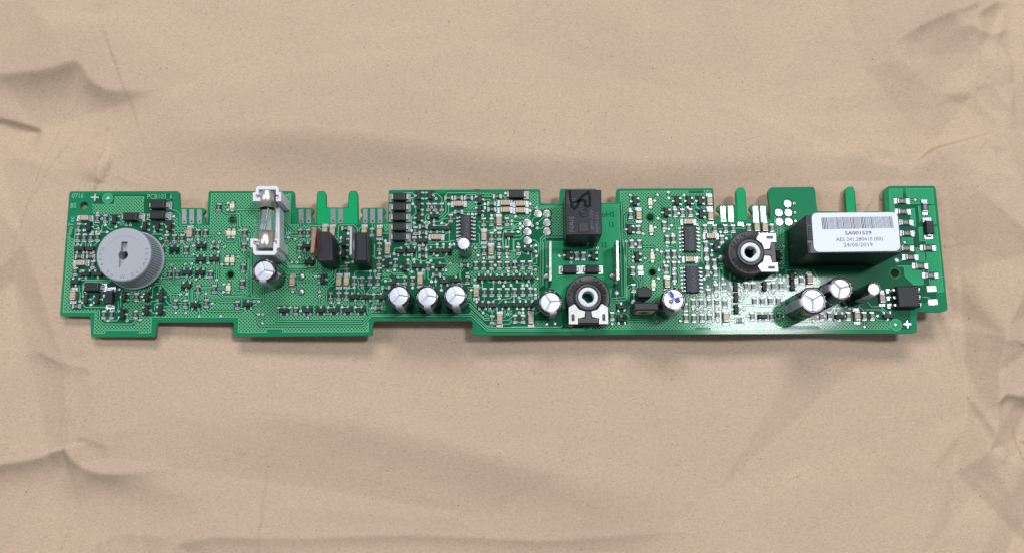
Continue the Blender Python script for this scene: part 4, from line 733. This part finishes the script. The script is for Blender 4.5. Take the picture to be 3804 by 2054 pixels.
# ------------------------------------------------------------------ blades, chips, small upright parts
for (x, y0, y1, lab) in ((2044.5,895,1044,'left upright metal blade'),(2296,894,1041,'right upright metal blade')):
    a, b_ = P(x-(3 if x > 2200 else 0),y0,1.05), P(x,y1,1.05); m = MB(); m.prism([(a.x-.05,a.y),(a.x+.05,a.y),(b_.x+.05,b_.y),(b_.x-.05,b_.y)], .02, 1.05, 'blade', .012, bottom=True); m.build('contact_blade', board, label=lab)
def so_chip(c, x0, x1, y0, y1, npin, pdy, w=.052):
    a, b_ = P(*c2s(c,x0,y1)), P(*c2s(c,x1,y0)); cx, cy = (a.x+b_.x)/2, (a.y+b_.y)/2; hx, hy = (b_.x-a.x)/2, (b_.y-a.y)/2
    o = MB(); o.prism([(-hx,-hy),(hx,-hy),(hx,hy),(-hx,hy)], .03, .17, 'epo2', .022); o.text("7G02AA25", .20, 'ink2', TM(.04,-.02,.1715,math.pi/2,.95,1)); r = o.build('logic_chip', board, (cx,cy,0), -.012 if c != 'E1' else 0)
    pm = MB(); pm.box(-.01,.05,-.022,.022,.085,.105,'solder',.005); pm.box(.040,.062,-.022,.022,.02,.105,'solder',.005); pm.box(.055,.155,-.030,.030,.0105,.026,'solder',.007); me = pm.mesh('pin')
    for s_ in (-1,1):
        for i_ in range(npin): link('pin', me, r, (s_*hx, hy*.88-i_*pdy, 0), 0 if s_ > 0 else math.pi)
so_chip('E1',660,828,545,965,7,.125); so_chip('G1',1305,1485,718,1122,7,.125); so_chip('G2',1335,1527,140,560,7,.128)
# optocoupler
a, b_ = P(*c2s('J2',600,785),.35), P(*c2s('J2',925,440),.35); cx, cy = (a.x+b_.x)/2, (a.y+b_.y)/2; hx, hy = (b_.x-a.x)/2, (b_.y-a.y)/2
o = MB(); o.prism([(-hx,-hy),(hx,-hy),(hx,hy),(-hx,hy)], .06, .36, 'epo', .035); opt = o.build('optocoupler', board, (cx,cy,0), .02, label='six leg black optocoupler near the lower right corner')
pm = MB(); pm.box(-.02,.09,-.045,.045,.20,.225,'solder',.005); pm.box(.07,.095,-.045,.045,.02,.225,'solder',.005); me = pm.mesh('leg')
sl = MB(); sl.box(-.07,.07,-.07,.07,.0105,.03,'tin',.008); slm = sl.mesh('solder_joint')
for s_ in (-1,1):
    for i_ in (-1,0,1): link('leg', me, opt, (s_*hx, i_*.25, 0), 0 if s_ > 0 else math.pi); link('solder_joint', slm, opt, (s_*(hx+.16 if s_ < 0 else hx+.08), i_*.25, 0))
# small round-backed transistor and flat one with a window
z = .95; p = P(2395,1090,z); t = MB(); R = .235
t.prism([(R*math.cos(a_),R*math.sin(a_)) for a_ in np.linspace(math.radians(-28),math.radians(208),22)], .25, z, 'epo', .015); t.build('round_backed_transistor', board, (p.x,p.y,0))
z = 1.15; root = link('flat_power_transistor', None, board, (0,0,0), 0, label='upright black flat transistor showing a cream window with a hole')
q = px('G2',"500,712 900,712 898,828 505,830",z); t = MB(); t.prism(q, .10, z, 'epo2', .03); t.build('package', root)
x0 = min(a_[0] for a_ in q)+.10; x1 = max(a_[0] for a_ in q)-.10; y0 = min(a_[1] for a_ in q)-.006; zc_ = .62
t = MB(); qq = rounded([(x0,.24),(x1,.24),(x1,1.06),(x0,1.06)], .06, 3); t.add([(a_[0],y0,a_[1]) for a_ in qq], [list(range(len(qq)))], 'cream'); t.build('heat_tab', root)
t = MB(); t.add([((x0+x1)/2+.165*math.cos(a_), y0-.003, zc_+.165*math.sin(a_)) for a_ in np.linspace(0,2*math.pi,20,endpoint=False)], [list(range(20))], 'black'); t.build('mounting_hole', root)
for s_ in (-.2,0,.2): t = MB(); t.box((x0+x1)/2+s_-.03,(x0+x1)/2+s_+.03,y0+.1,y0+.16,.01,.12,'solder'); t.build('lead', root)
